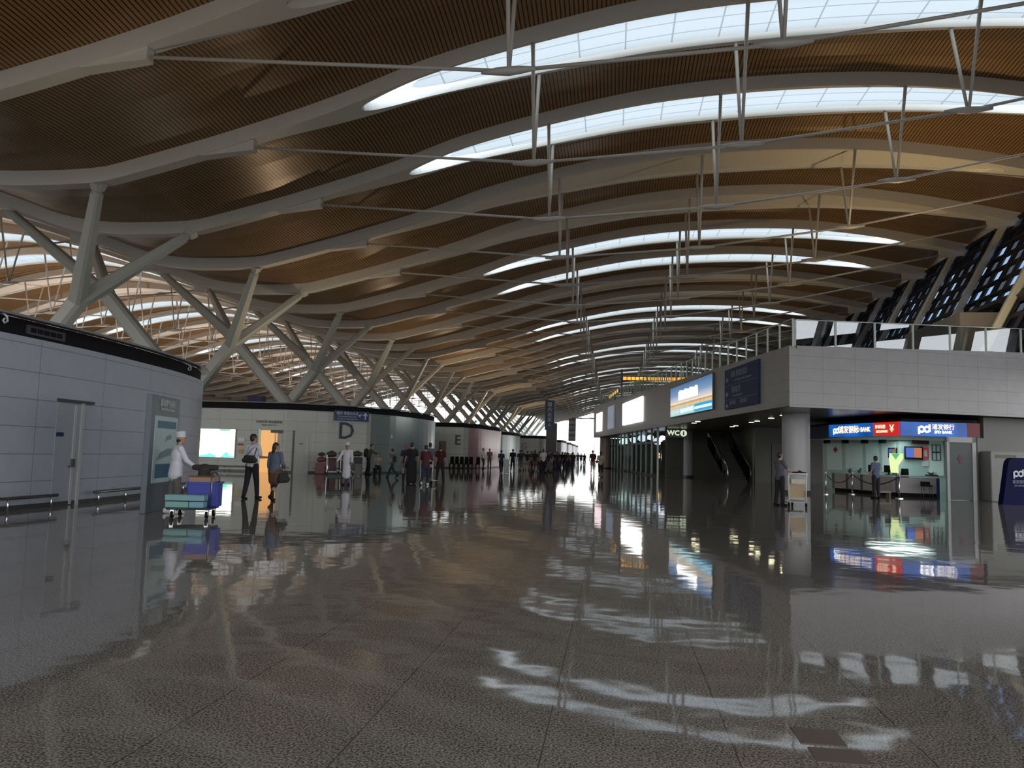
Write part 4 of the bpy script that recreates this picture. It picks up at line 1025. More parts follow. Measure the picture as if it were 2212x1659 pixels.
p = onB(1.0); m = MB(); m.box((p[0]-.12, p[1]-.07, 2.1), (.22, .02, .22), math.radians(-60.3), 0, 0, PI/4); m.build('red_diamond', mat('diamond_red', (.35, .04, .05), .5), bk)
m = MB(); m.box2((15.45, 41.25, .9), (16.1, 41.45, 2.6)); m.build('white_pier', mat('booth_white', (.72, .80, .78), .5), bk)
fr = MB()
for x in (15.56, 15.75, 15.94): fr.box2((x-.015, 41.2, 1.65), (x+.015, 41.24, 2.4))
for z in (1.65, 2.02, 2.06, 2.4): fr.box2((15.56, 41.2, z-.015), (15.94, 41.24, z+.015))
fr.build('certificate_frames', M_DARK, bk)
m = MB(); m.box2((15.1, 41.3, 1.7), (15.4, 41.4, 2.28)); m.build('red_poster', mat('poster_red', (.55, .05, .10), .5, emit=(.6, .03, .08), es=.25), bk)
m = MB(); m.box2((15.17, 41.26, 1.82), (15.34, 41.3, 2.14)); m.box2((15.12, 41.28, 1.35), (15.42, 41.4, 1.6)); m.build('poster_panel', M_WHITE, bk)
# lit fascia
def emi(name, c, s=1.0): return mat(name, (0, 0, 0), .4, emit=c, es=s)
def along(a, b, t): return (a[0]+(b[0]-a[0])*t, a[1]+(b[1]-a[1])*t)
def band(a, b, z0, z1, m_, nm, t=.12):
    mb = MB(); mb.wall(a, b, z0, z1, t); return mb.build(nm, m_, bk)
band((10.2, 43.6), SA, 2.62, 3.2, M_NAVYD, 'dark_end_band')
def mat_bandblue():
    m = mat('band_blue', (0, 0, 0), .3); nt = m.node_tree; b = nt.nodes['Principled BSDF']; L = nt.links
    tc = nt.nodes.new('ShaderNodeTexCoord'); n = nt.nodes.new('ShaderNodeTexNoise'); n.inputs['Scale'].default_value = .55; L.new(tc.outputs['Object'], n.inputs['Vector'])
    r = nt.nodes.new('ShaderNodeValToRGB'); r.color_ramp.elements[0].position = .38; r.color_ramp.elements[0].color = (.003, .03, .16, 1); r.color_ramp.elements[1].position = .62; r.color_ramp.elements[1].color = (.006, .13, .55, 1)
    L.new(n.outputs['Fac'], r.inputs['Fac']); L.new(r.outputs['Color'], b.inputs['Emission Color']); b.inputs['Emission Strength'].default_value = 1.0; return m
band(SA, along(SA, SCn, .665), 2.62, 3.2, mat_bandblue(), 'blue_sign_band')
band(along(SA, SCn, .665), along(SA, SCn, .99), 2.62, 3.2, emi('band_red', (.75, .025, .02), .8), 'red_sign_band', .14)
band(SCn, along(SCn, SB_, .84), 2.62, 3.2, mat_bandblue(), 'blue_sign_band')
band(along(SCn, SB_, .84), SB_, 2.62, 3.2, emi('band_dark_red', (.10, .003, .005), .8), 'dark_red_band', .14)
ME_L = emi('sign_glow_white', (1, .97, .90), 2.0); ME_Y = emi('sign_glow_warm', (1, .82, .60), 1.3)
rA = math.atan2(SCn[1]-SA[1], SCn[0]-SA[0]); rB = math.atan2(SB_[1]-SCn[1], SB_[0]-SCn[0])
def put(a, b, t, z, out=.09):
    p = along(a, b, t); r = math.atan2(b[1]-a[1], b[0]-a[0]); return (p[0]+math.sin(r)*out, p[1]-math.cos(r)*out, z)
def logo(parent, size, m_, loc, rz):
    """rounded linked p and d strokes"""
    e = MB(); r = size*.22; w = size*.085
    for cx, s in ((-r*1.05, -1), (r*1.05, 1)):
        pts = [(cx+r*math.cos(a*PI/8), 0, r*math.sin(a*PI/8)) for a in range(17)]
        e.tube(pts, w, 8, cap=False)
    e.tube([(-r*2.05, 0, r*.9), (-r*2.05, 0, -r*1.9)], w, 8); e.tube([(r*2.05, 0, -r*.9), (r*2.05, 0, r*1.9)], w, 8)
    o = e.build('bank_mark', m_, parent, smooth=True); o.location = loc; o.rotation_euler = (0, 0, rz); o.scale = (1, .3, 1); return o
logo(bk, .42, ME_L, put(SA, SCn, .125, 2.9), rA); text('浦发银行', .36, ME_Y, bk, put(SA, SCn, .315, 2.92), rA, name='sign_text', off=.006); text('SPD BANK', .28, ME_Y, bk, put(SA, SCn, .51, 2.91), rA, name='sign_text', off=.008, sx=.9)
text('外币兑换', .17, ME_Y, bk, put(SA, SCn, .765, 3.0), rA, name='sign_text', off=.004); text('EXCHANGE', .14, ME_Y, bk, put(SA, SCn, .785, 2.80), rA, name='sign_text', off=.004)
text('￥', .42, ME_Y, bk, put(SA, SCn, .915, 2.90), rA, name='sign_text', off=.006)
logo(bk, .50, ME_L, put(SCn, SB_, .29, 2.90), rB); text('浦发银行', .24, ME_Y, bk, put(SCn, SB_, .53, 3.0), rB, name='sign_text', off=.004); text('SPD BANK', .16, ME_L, bk, put(SCn, SB_, .53, 2.79), rB, name='sign_text', off=.005)
# counters
def counter(a, b, n, label):
    o = empty('bank_counter', (a[0], a[1], 0), math.atan2(b[1]-a[1], b[0]-a[0])); tag(o, label, 'counter'); L_ = math.hypot(b[0]-a[0], b[1]-a[1])
    m = MB(); m.box2((0, 0, 0), (L_, .55, .16)); m.build('plinth', M_BLACK, o)
    for k in range(n):
        q = L_/n; m = MB(); m.box2((k*q+.05, -.06, .16), ((k+1)*q-.05, .5, .84)); m.build('front_panel', mat('counter_front', (.42, .39, .385), .35), o)
        m = MB(); m.poly([(k*q-.04, -.1, .12), (k*q+.05, -.1, .12), (k*q+.02, -.1, .93), (k*q-.07, -.1, .93)]); m.poly([(k*q-.04, -.02, .12), (k*q+.05, -.02, .12), (k*q+.02, -.02, .93), (k*q-.07, -.02, .93)][::-1]); m.build('slanted_fin', M_DARK, o)
    m = MB(); m.box2((-.05, -.15, .88), (L_+.05, .6, .93)); m.build('worktop', mat('counter_top', (.40, .46, .44), .3), o)
    return o, L_
c1, L1 = counter((10.95, 41.2), (12.42, 37.1), 4, 'left wing of white bank counters behind the rope barrier')
c2, L2 = counter((12.5, 36.98), (14.12, 36.9), 1, 'white bank counter facing the hall with a black stool before it')
m = MB(); m.box2((L2-.06, -.1, 0), (L2+.06, .1, .84)); m.build('blue_end_panel', mat('blue_end', (.03, .04, .16), .4), c2)
def desk_item(name, s, kind, label, cat):
    p = along((11.2, 41.2), (12.72, 37.1), s); o = empty(name, (p[0], p[1], .93), rA); tag(o, label, cat)
    if kind == 'mon':
        m = MB(); m.box2((-.27, -.02, .1), (.27, .03, .42)); m.build('screen', M_BLACK, o); m = MB(); m.box2((-.04, 0, 0), (.04, .04, .12)); m.box2((-.12, -.08, 0), (.12, .1, .02)); m.build('stand', M_BLACK, o)
    else:
        m = MB(); m.tube([(0, 0, 0), (0, 0, .12)], [.06, .08], 10); m.build('pot', M_DARK, o); m = MB(); r2 = random.Random(s)
        for k in range(22):
            a = r2.random()*6.28; l = .12+r2.random()*.14; e = V((math.cos(a)*l, math.sin(a)*l*.8, .14+r2.random()*.16))
            w2 = V((-math.sin(a), math.cos(a), 0))*.028; c = e*.55+V((0, 0, .05)); m.poly([V((0, 0, .1)), c+w2, e, c-w2])
        m.build('leaves', mat('leaf_green', (.03, .10, .05), .5), o)
desk_item('computer_monitor', .55, 'mon', 'black monitor on the left counter wing, left of the standing guard', 'monitor'); desk_item('computer_monitor', .80, 'mon', 'black monitor on the left counter wing, right of the guard', 'monitor')
desk_item('potted_plant', .18, 'plant', 'left one of two small dark plants on the left counter wing', 'plant'); desk_item('potted_plant', .34, 'plant', 'right one of two small dark plants on the left counter wing', 'plant')
cp = empty('crystal_plant', (14.0, 37.2, .93)); tag(cp, 'low dark green plant on the right end of the bank counter', 'plant'); m = MB(); r2 = random.Random(5)
for k in range(40):
    a = r2.random()*6.28; l = .1+r2.random()*.25; e = V((math.cos(a)*l*1.4, math.sin(a)*l*.5, .06+r2.random()*.16)); w2 = V((-math.sin(a), math.cos(a), 0))*.03; c = e*.5+V((0, 0, .05)); m.poly([V((0, 0, .02)), c+w2, e, c-w2])
m.build('leaves', MATS['leaf_green'], cp); m = MB(); m.box2((-.25, -.08, 0), (.25, .08, .06)); m.build('trough', M_DARK, cp)
# glowing Y-shaped sign on the counter corner
gy = empty('glowing_sign', (12.45, 37.2, .93), math.radians(-20)); tag(gy, 'glowing green and yellow Y-shaped sign on the counter corner', 'sign')
m = MB(); Yp = [(-.16, 0, .1), (.16, 0, .1), (.16, 0, .42), (.36, 0, .74), (.36, 0, .96), (-.2, 0, .96), (-.22, 0, .7)]
m.poly(Yp); m.poly([(x, .05, z) for x, y, z in Yp][::-1])
for i in range(7): j = (i+1) % 7; m.quad(Yp[i], Yp[j], (Yp[j][0], .05, Yp[j][2]), (Yp[i][0], .05, Yp[i][2]))
m.build('face', emi('sign_yellow_glow', (.72, .85, .38), 1.1), gy); m = MB(); m.poly([(-.13, -.01, .95), (.22, -.01, .95), (.05, -.01, .68)]); m.build('green_wedge', emi('sign_green_glow', (.05, .55, .25), .9), gy); m = MB(); m.box2((-.1, -.05, 0), (.1, .1, .1)); m.build('foot', M_DARK, gy)
# televisions
def tv(x, y, z0, w, h, rz, cols, label):
    o = empty('television', (x, y, z0), rz); tag(o, label, 'television'); m = MB(); m.box2((0, -.08, 0), (w, -.02, h)); m.box2((w*.3, -.02, h*.3), (w*.7, .03, h*.7)); m.build('case', M_BLACK, o)
    n = len(cols)
    for k, c in enumerate(cols):
        m = MB(); m.box2((.05+(w-.1)*k/n, -.09, .1), (.05+(w-.1)*(k+1)/n-.01, -.081, h-.06)); m.build('picture_band', emi('tv_%d_%s' % (k, label[:4]), c, .8), o)
tv(14.25, 41.2, 1.66, .85, .64, 0, [(.10, .20, .75), (.60, .22, .12)], 'larger wall television showing blue and orange bands'); tv(13.72, 41.75, 1.72, .5, .5, math.radians(-55), [(.08, .15, .6), (.35, .2, .05)], 'smaller television left of the blue and orange one')
oc = empty('office_chair', (13.35, 38.1, 0), .4); tag(oc, 'black office chair behind the bank counter', 'chair')
m = MB(); m.tube([(0, .2, .62), (0, .24, .9), (0, .22, 1.22)], [.2, .24, .2], 10, 0, .25, (1, 0, 0)); m.build('backrest', M_BLACK, oc, smooth=True); m = MB(); m.box2((-.24, -.24, .5), (.24, .24, .6)); m.build('seat', M_BLACK, oc, bevel=.03)
m = MB(); m.tube([(0, 0, .08), (0, 0, .5)], .03); 
for k in range(5): m.tube([(0, 0, .1), (.26*math.cos(k*1.257), .26*math.sin(k*1.257), .04)], .02, 6)
m.build('star_base', M_BLACK, oc)
# booth door
bd = empty('booth_door', (13.6, 34.3+.3, 0), math.radians(13.5)); tag(bd, 'grey booth door with faded red emblem, framed in white', 'door')
m = MB(); m.box2((0, -.06, 0), (.12, .06, 2.6)); m.box2((1.13, -.06, 0), (1.30, .06, 2.6)); m.box2((0, -.06, 2.38), (1.3, .06, 2.6)); m.build('frame', mat('frame_grey_white', (.36, .37, .37), .4), bd)
m = MB(); m.box2((.12, -.03, .02), (1.13, .02, 2.38)); m.build('leaf', mat('booth_door_grey', (.07, .078, .078), .5), bd)
m = MB(); m.box((.6, -.04, 1.72), (.2, .015, .2), 0, 0, 0, PI/4); m.box2((.55, -.045, 1.5), (.65, -.035, 1.66)); m.build('red_emblem', mat('emblem_red', (.11, .03, .03), .5), bd)
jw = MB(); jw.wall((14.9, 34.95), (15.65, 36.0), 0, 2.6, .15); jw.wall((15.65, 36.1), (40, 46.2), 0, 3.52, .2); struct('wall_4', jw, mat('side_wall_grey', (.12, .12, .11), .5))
# ATM corner
at = empty('cash_machine', (15.25, 34.45, 0), math.radians(4)); tag(at, 'pale cash machine housing at the right edge behind the blue board', 'cash machine')
m = MB(); m.box2((0, 0, 0), (1.7, .8, 2.05)); m.build('housing', mat('atm_pale', (.26, .26, .24), .5), at, bevel=.04); m = MB(); m.box2((.2, -.02, 1.78), (1.0, 0, 1.9)); m.build('header', mat('header_olive', (.12, .13, .09), .5), at)
ab = empty('blue_board', (14.6, 32.1, 0), math.radians(16)); tag(ab, 'curved navy bank board with white mark at the right edge', 'board')
m = MB(); pr = [(0, 0), (1.0, 0), (1.0, 1.78), (.55, 1.78), (.40, 1.74), (.30, 1.62), (.26, 1.45)]
m.poly([(x, 0, z) for x, z in pr]); m.poly([(x, .25, z) for x, z in pr][::-1])
for i in range(len(pr)): j = (i+1) % len(pr); m.quad((pr[i][0], 0, pr[i][1]), (pr[i][0], .25, pr[i][1]), (pr[j][0], .25, pr[j][1]), (pr[j][0], 0, pr[j][1]))
m.build('board', mat('board_navy', (.004, .006, .045), .6, spec=.1), ab); logo(ab, .42, M_WTXT, (.68, -.02, 1.17), 0); text('浦发银行', .15, M_SIGNTXT_DIM, ab, (.7, -.02, .86), name='sign_text'); text('SPD BANK', .09, M_SIGNTXT_DIM, ab, (.7, -.02, .72), name='sign_text')
a2 = empty('ticket_machine', (15.62, 35.45, 0), math.radians(22)); tag(a2, 'small wall machine with pale panel between booth door and cash machine', 'machine')
m = MB(); m.box2((0, 0, 0), (.5, .3, 2.0)); m.build('body', mat('machine_dark', (.10, .095, .085), .4), a2); m = MB(); m.box2((.03, -.03, .9), (.42, 0, 1.5)); m.build('panel', mat('panel_pale', (.40, .40, .36), .5), a2); m = MB(); m.box2((-.02, -.04, 1.82), (.48, 0, 2.0)); m.build('header', M_NAVYD, a2)
# rope barrier
sp_ = [(9.0, 36.2), (10.2, 37.3), (10.75, 35.6), (11.6, 34.9)]
bp = None
for k, (x, y) in enumerate([(9.35, 36.6), (10.75, 37.6), (11.75, 34.6)]):
    if bp is None:
        o = empty('barrier_post'); m = MB(); m.tube([(0, 0, .02), (0, 0, .95)], .03, 10); m.build('pole', M_CHROME, o, smooth=True); m = MB(); m.tube([(0, 0, 0), (0, 0, .03)], .17, 20); m.build('base', M_CHROME, o); m = MB(); m.ball((0, 0, .97), .045); m.build('knob', M_CHROME, o, smooth=True); bp = o
    else: o = copy_tree(bp)
    o.location = (x, y, 0); tag(o, ['steel barrier post left of the bank counters, nearest the pillar', 'steel barrier post in front of the left counter wing', 'steel barrier post right of the standing guard'][k], 'barrier post', 'steel barrier posts at the bank')
def rope(a, b, lab):
    pts = [(a[0]+(b[0]-a[0])*t/10, a[1]+(b[1]-a[1])*t/10, .9-.38*(1-((t-5)/5)**2)) for t in range(11)]
    m = MB(); m.tube(pts, .025, 8); tag(m.build('barrier_rope', mat('rope_dark_red', (.06, .02, .02), .7), None, smooth=True), lab, 'rope')
rope((9.35, 36.6), (10.75, 37.6), 'dark sagging rope between the two left barrier posts'); rope((10.75, 37.6), (11.75, 34.6), 'dark rope sagging behind the standing guard')
so = empty('bar_stool', (13.3, 35.9, 0)); tag(so, 'small black stool in front of the right bank counter', 'stool'); m = MB(); m.box2((-.2, -.17, .5), (.2, .17, .56)); m.box2((-.2, .12, .56), (.2, .17, .7)); m.build('seat', M_BLACK, so, bevel=.02)
for sx in (-1, 1):
    for sy in (-1, 1): m = MB(); m.tube([(sx*.2, sy*.17, 0), (sx*.14, sy*.1, .5)], .013, 6); m.build('leg', M_STEELD, so, smooth=True)
ob = empty('low_bench', (11.25, 35.2, 0), .3); tag(ob, 'low olive bench on the floor right of the guard', 'bench'); m = MB(); m.box2((-.35, -.15, .2), (.35, .15, .27)); m.build('seat', mat('olive_seat', (.22, .22, .10), .5), ob)
for sx in (-1, 1): m = MB(); m.box2((sx*.3-.03, -.12, 0), (sx*.3+.03, .12, .2)); m.build('leg', mat('olive_leg', (.15, .15, .08), .5), ob)
ll = bpy.data.lights.new('booth_light', 'AREA'); ll.shape = 'RECTANGLE'; ll.size = 2.2; ll.size_y = 3.0; ll.energy = 75; ll.color = (.82, 1, .97); lo = bpy.data.objects.new('booth_light', ll); COL.objects.link(lo); lo.location = (13.4, 39.6, 2.57)

# ------------------------------------------------------------------ map stand by the near wall
ks = empty('map_stand', (-9.6, 15.3, 0), math.radians(104)); tag(ks, 'tall dark grey map stand with pale poster beside the near wall', 'map stand')
m = MB(); m.box2((.12, 0, 0), (2.05, .12, 2.5)); m.build('body', mat('stand_grey', (.085, .105, .13), .35), ks, bevel=.01)
m = MB(); m.box2((.36, -.015, .62), (1.92, 0, 2.06)); m.build('poster', mat('poster_pale', (.42, .53, .54), .4), ks)
m = MB(); m.box2((.52, -.025, 1.80), (1.78, -.015, 1.96)); m.build('blue_header', mat('poster_blue', (.03, .13, .22), .4), ks); m = MB(); m.box2((.5, -.025, .72), (1.75, -.015, 1.02)); m.build('blue_text_block', mat('poster_blue', (.03, .13, .22), .4), ks)
m = MB(); m.poly([(.55, -.022, 1.10), (1.0, -.022, 1.16), (1.7, -.022, 1.24), (1.75, -.022, 1.34), (1.3, -.022, 1.36), (.75, -.022, 1.26)]); m.poly([(1.1, -.022, 1.52), (1.5, -.022, 1.58), (1.45, -.022, 1.68), (1.15, -.022, 1.62)]); m.build('plan_shapes', mat('poster_green', (.16, .28, .25), .4), ks)
text('航站楼平面图', .17, mat('stand_text', (.5, .52, .52), .5), ks, (1.15, -.01, 2.34), name='sign_text'); text('Terminal Map and Guide', .095, MATS['stand_text'], ks, (1.15, -.01, 2.22), name='sign_text')

# ------------------------------------------------------------------ delivery trolley, chef
tr = empty('platform_trolley', (-8.38, 15.05, 0), math.radians(14)); tag(tr, 'dark green platform trolley loaded with blue crate and pale green boxes', 'trolley')
m = MB(); m.box2((-.42, -.32, .17), (.42, .4, .215)); m.build('platform', mat('platform_green', (.02, .055, .05), .5), tr, bevel=.02)
m = MB(); m.tube([(.41, -.28, .2), (.41, -.28, .82), (.39, -.2, .9), (.37, .2, .9), (.41, .34, .82), (.41, .34, .2)], .018, 8); m.build('handle', M_STEELD, tr, smooth=True)
for sx, sy in ((-.32, -.24), (-.32, .3), (.34, -.24), (.34, .3)):
    m = MB(); m.tube([(sx-.022, sy, .075), (sx+.022, sy, .075)], .073, 16); w_ = m.build('wheel', M_BLACK, tr, smooth=True); m = MB(); m.box2((sx-.035, sy-.03, .07), (sx+.035, sy+.03, .17)); m.build('caster_fork', M_CHROME, w_)
bc = empty('blue_crate', (-8.25, 15.17, .215), math.radians(14)); tag(bc, 'tall royal blue crate on the green trolley', 'crate')
m = MB(); m.box2((-.28, -.13, 0), (.33, .25, .5)); m.build('body', mat('crate_blue', (.008, .025, .30), .4), bc, bevel=.02); m = MB(); m.box2((-.30, -.15, .46), (.35, .27, .50)); m.build('rim', mat('crate_blue_rim', (.012, .035, .33), .4), bc)
for k, (x0, x1) in enumerate(((-.37, .08), (.09, .37))):
    gbx = empty('foam_box', (-8.39, 14.80, .215), math.radians(10)); tag(gbx, ['pale green foam box at the front left of the trolley', 'smaller pale blue green foam box at the front right of the trolley'][k], 'box')
    mm_ = mat('foam_green_%d' % k, ((.20, .38, .37), (.19, .36, .42))[k], .6); m = MB(); m.box2((x0, -.1, 0), (x1, .16, .12)); m.build('tray', mm_, gbx, bevel=.015); m = MB(); m.box2((x0-.01, -.11, .135), (x1+.01, .17, .25)); m.build('lid', mm_, gbx, bevel=.015)
cb = empty('cardboard_box', (-8.28, 15.2, .715), math.radians(14)); tag(cb, 'open brown cardboard box on top of the blue crate', 'box'); m = MB(); m.box2((-.22, -.14, 0), (.26, .18, .09)); m.build('body', mat('cardboard', (.36, .22, .13), .8), cb)
m = MB(); m.quad((-.22, -.14, .09), (.26, -.14, .09), (.28, -.22, .13), (-.25, -.2, .12)); m.build('flap', MATS['cardboard'], cb)
bb = empty('black_bag', (-8.28, 15.25, .80), math.radians(14)); tag(bb, 'black bag with wide flat top on the trolley load', 'bag'); m = MB(); m.cap((-.2, 0, .2), (.22, 0, .2), .065, .065, 12, .9); m.cap((0, 0, .03), (0, 0, .16), .13, .12, 12); link('body', remesh(m, .015, 2), C_BAG, bb)
p_, J, H_ = person(dict(h=1.69, fine=True, fem=True, bulk=1.25, hair='under', hat=C_WHITE, top=C_WHITE, sleeve='long', bot=C_GREY, hem=-.10, topname='chef_jacket', armr=(.45, .12, .5), arml=(.5, .1, .45), inr=.1, inl=.15, turn=-.35, lean=.08, legr=(.1, .1), legl=(-.1, .08), apron=None, shoe=M_WHITE))
place(p_, -9.2, 15.75, math.radians(-48), 'person in white chef hat and jacket pushing the loaded trolley')
# ------------------------------------------------------------------ people in the hall
def bag(name, o, J, H, key, off, mk, label, cat, mats=None, strap=None, sh=None):
    pos = wpos(o, J, key, H, off); r = empty(name, pos, o.rotation_euler[2]); tag(r, label, cat); m = MB(); mk(m); link('body', remesh(m, .014, 2), mats or C_BAG, r)
    if strap:
        loc = Matrix.Rotation(-o.rotation_euler[2], 3, 'Z'); a = loc @ (wpos(o, J, strap[0], H, strap[1])-pos); 
        m = MB(); m.tube([V(strap[2]), (V(strap[2])+a)/2+V((.0, 0, .03)), a, (V(strap[3])+a)/2, V(strap[3])], .014, 6, 0, .6); m.build('strap', mats or C_BAG, r)
    return r
o, J, H_ = person(dict(h=1.80, fine=True, hair='short', top=C_WHITE, bot=C_BLK, armr=(.25, .1, 1.3), arml=(.1, .1, .3), turn=-.5, legr=(.22, .10), legl=(-.12, .12), hem=-.02))
place(o, -9.97, 20.93, math.radians(-12), 'person in white shirt and black trousers with dark shoulder bag')
bag('shoulder_bag', o, J, H_, 'pel', (.06, -.21, .12), lambda m: (m.cap((-.15, 0, 0), (.17, 0, 0), .10, .10, 12, .75), m.cap((-.13, 0, .09), (.13, 0, .09), .07, .07, 12, .7)), 'large dark brown bag on the back of the white shirt walker', 'bag', C_BAG, ('shr', (-.03, 0, .06), (-.12, 0, .12), (.14, .02, .12)))
o, J, H_ = person(dict(h=1.57, fine=True, fem=True, hair='tail', top=C_BLUEG, bot=C_BROWN, bottype='skirt', legs=C_BLK, armr=(.1, .14, .9), arml=(.05, .15, .2), turn=-.8, legr=(-.20, .45), legl=(.16, .05), sleeve='mid', hem=-.05, flare=.01))
place(o, -9.04, 20.35, math.radians(-8), 'person with long dark hair in blue grey top and brown skirt')
bag('handbag', o, J, H_, 'elr', (.07, -.02, -.36), lambda m: (m.cap((0, -.12, 0), (0, .12, 0), .07, .07, 12), m.cap((0, -.13, -.1), (0, .15, -.1), .10, .10, 12)), 'black handbag hanging from the arm of the skirt wearer', 'bag', C_BAG, ('elr', (0, .02, -.02), (0, -.09, .05), (0, .10, .05)))
o, J, H_ = person(dict(h=1.68, fine=True, hair='short', hat=C_WHITE, top=C_WHITE, sleeve='long', bot=mat('cloth_slate', (.10, .11, .14), .85), apron=C_WHITE, armr=(.3, .35, .5), arml=(.25, .15, .5), legr=(.12, .1), legl=(-.08, .1), turn=.15, hem=-.08, topname='chef_jacket'))
place(o, -10.68, 30.85, math.radians(188), 'person in white chef hat, jacket and long white apron walking towards camera')
pc = empty('platform_trolley', (-11.25, 31.2, 0), math.radians(20)); tag(pc, 'dark green platform trolley pulled by the apron wearer', 'trolley')
m = MB(); m.box2((-.35, -.5, .24), (.35, .5, .42)); m.build('platform', mat('platform_teal', (.01, .03, .03), .5), pc, bevel=.02); m = MB(); m.tube([(-.33, .48, .4), (-.33, .48, 1.0), (.33, .48, 1.0), (.33, .48, .4)], .02, 8); m.tube([(-.33, -.48, .3), (-.33, -.48, 1.05)], .02, 8); m.build('handle', M_CHROME, pc, smooth=True)
for sx in (-.28, .28):
    for sy in (-.4, .4): m = MB(); m.tube([(sx-.02, sy, .1), (sx+.02, sy, .1)], .1, 14); m.build('wheel', M_BLACK, pc, smooth=True); 
far = dict(fine=False)
def P(label, x, y, deg, group=None, **k):
    o, J, H = person(dict(far, **k)); place(o, x, y, math.radians(deg), label, group); return o, J, H
o, J, H_ = P('person with black backpack stooping beside the luggage pile', -13.95, 44.0, -80, h=1.78, top=C_DGRN, bot=C_BLK, lean=.22, armr=(.9, .1, .5), arml=(.9, .1, .6), legr=(.15, .2), legl=(-.1, .1), sleeve='long')
bag('backpack', o, J, H_, 'chest', (0, -.22, .0), lambda m: m.cap((0, 0, -.18), (0, 0, .12), .16, .13, 12, .75), 'black backpack worn by the stooping person', 'backpack', C_BLK)
st_ = empty('low_stool', (-13.25, 43.5, 0)); tag(st_, 'low dark seat under the sitting person by the luggage', 'stool'); m = MB(); m.box2((-.2, -.2, .34), (.2, .2, .42)); m.build('seat', M_BLACK, st_)
for sx in (-.16, .16): m = MB(); m.box2((sx-.02, -.18, 0), (sx+.02, .18, .34)); m.build('leg', M_BLACK, st_)
P('person in pale top sitting low beside the stooping backpack wearer', -13.25, 43.55, 200, h=1.6, sit=True, top=C_SAND, bot=C_BLK, legr=(1.45, 1.4), legl=(1.35, 1.3), armr=(.5, .1, .9), arml=(.5, .1, .9), lean=.3)
o, J, H_ = P('slim person in grey top striding left past the metallic wall', -11.62, 40.76, 68, h=1.60, top=C_GREY, bot=C_NAVY, legr=(.5, .1), legl=(-.45, .35), armr=(.2, .1, .3), arml=(-.3, .1, .3), turn=.1)
bag('backpack', o, J, H_, 'waist', (0, -.19, .06), lambda m: m.cap((0, 0, -.1), (0, 0, .1), .1, .1, 10, .8), 'small dark bag on the back of the striding person', 'backpack', C_BAG)
P('person in black tee and long black skirt standing before the metallic wall', -8.82, 34.09, 10, h=1.80, fem=True, top=C_BLK, bot=C_BLK, bottype='longskirt', armr=(.05, .2, .1), arml=(.0, .25, .1), turn=-.6)
P('person with reddish hair half hidden left of the black dressed one', -9.75, 36.6, 5, h=1.73, fem=True, hair='long', hairm=mat('red_hair', (.22, .07, .06), .6), top=C_NAVY, bot=C_BLK, arml=(.05, .3, .1))
wb_ = empty('carrier_bag', (-9.2, 34.12, .48)); tag(wb_, 'white carrier bag beside the black dressed person', 'bag'); m = MB(); m.cap((0, 0, .0), (0, 0, .23), .1, .07, 10, .6); link('body', remesh(m, .015, 2), C_SAND, wb_); m = MB(); m.tube([(-.05, 0, .29), (-.03, 0, .4), (.03, 0, .4), (.05, 0, .29)], .008, 6); m.build('handle', M_WHITE, wb_)
P('person in wine striped shirt with white shoes pushing a luggage cart', -7.97, 33.15, 0, h=1.70, fem=True, hair='short', top=C_CHECK, bot=C_NAVY, armr=(.5, .15, .6), arml=(.5, .15, .6), shoe=M_WHITE, sleeve='mid', hem=-.1, legr=(.1, .1), legl=(-.15, .3))
P('person with black hair in grey behind the wine shirt wearer', -9.0, 38.28, 0, h=1.86, top=C_BLUEG, bot=C_BLK)
P('person in dark red tee and black trousers seen from behind', -8.09, 36.62, 2, h=1.74, top=C_RED, bot=C_BLK, armr=(.05, .22, .15), arml=(.0, .22, .15), legr=(.03, .03), legl=(-.03, .05), spread=.1)
P('person in white tee sitting on the black seats by the pink wall', -11.5, 69.4, 250, h=1.85, sit=False, top=C_WHITE, bot=C_BLK, legr=(.3, .4), legl=(.1, .3))
P('person in brownish pink top standing at the pink wall', -11.0, 70.0, 200, h=1.8, top=C_PINK, bot=C_GREY)
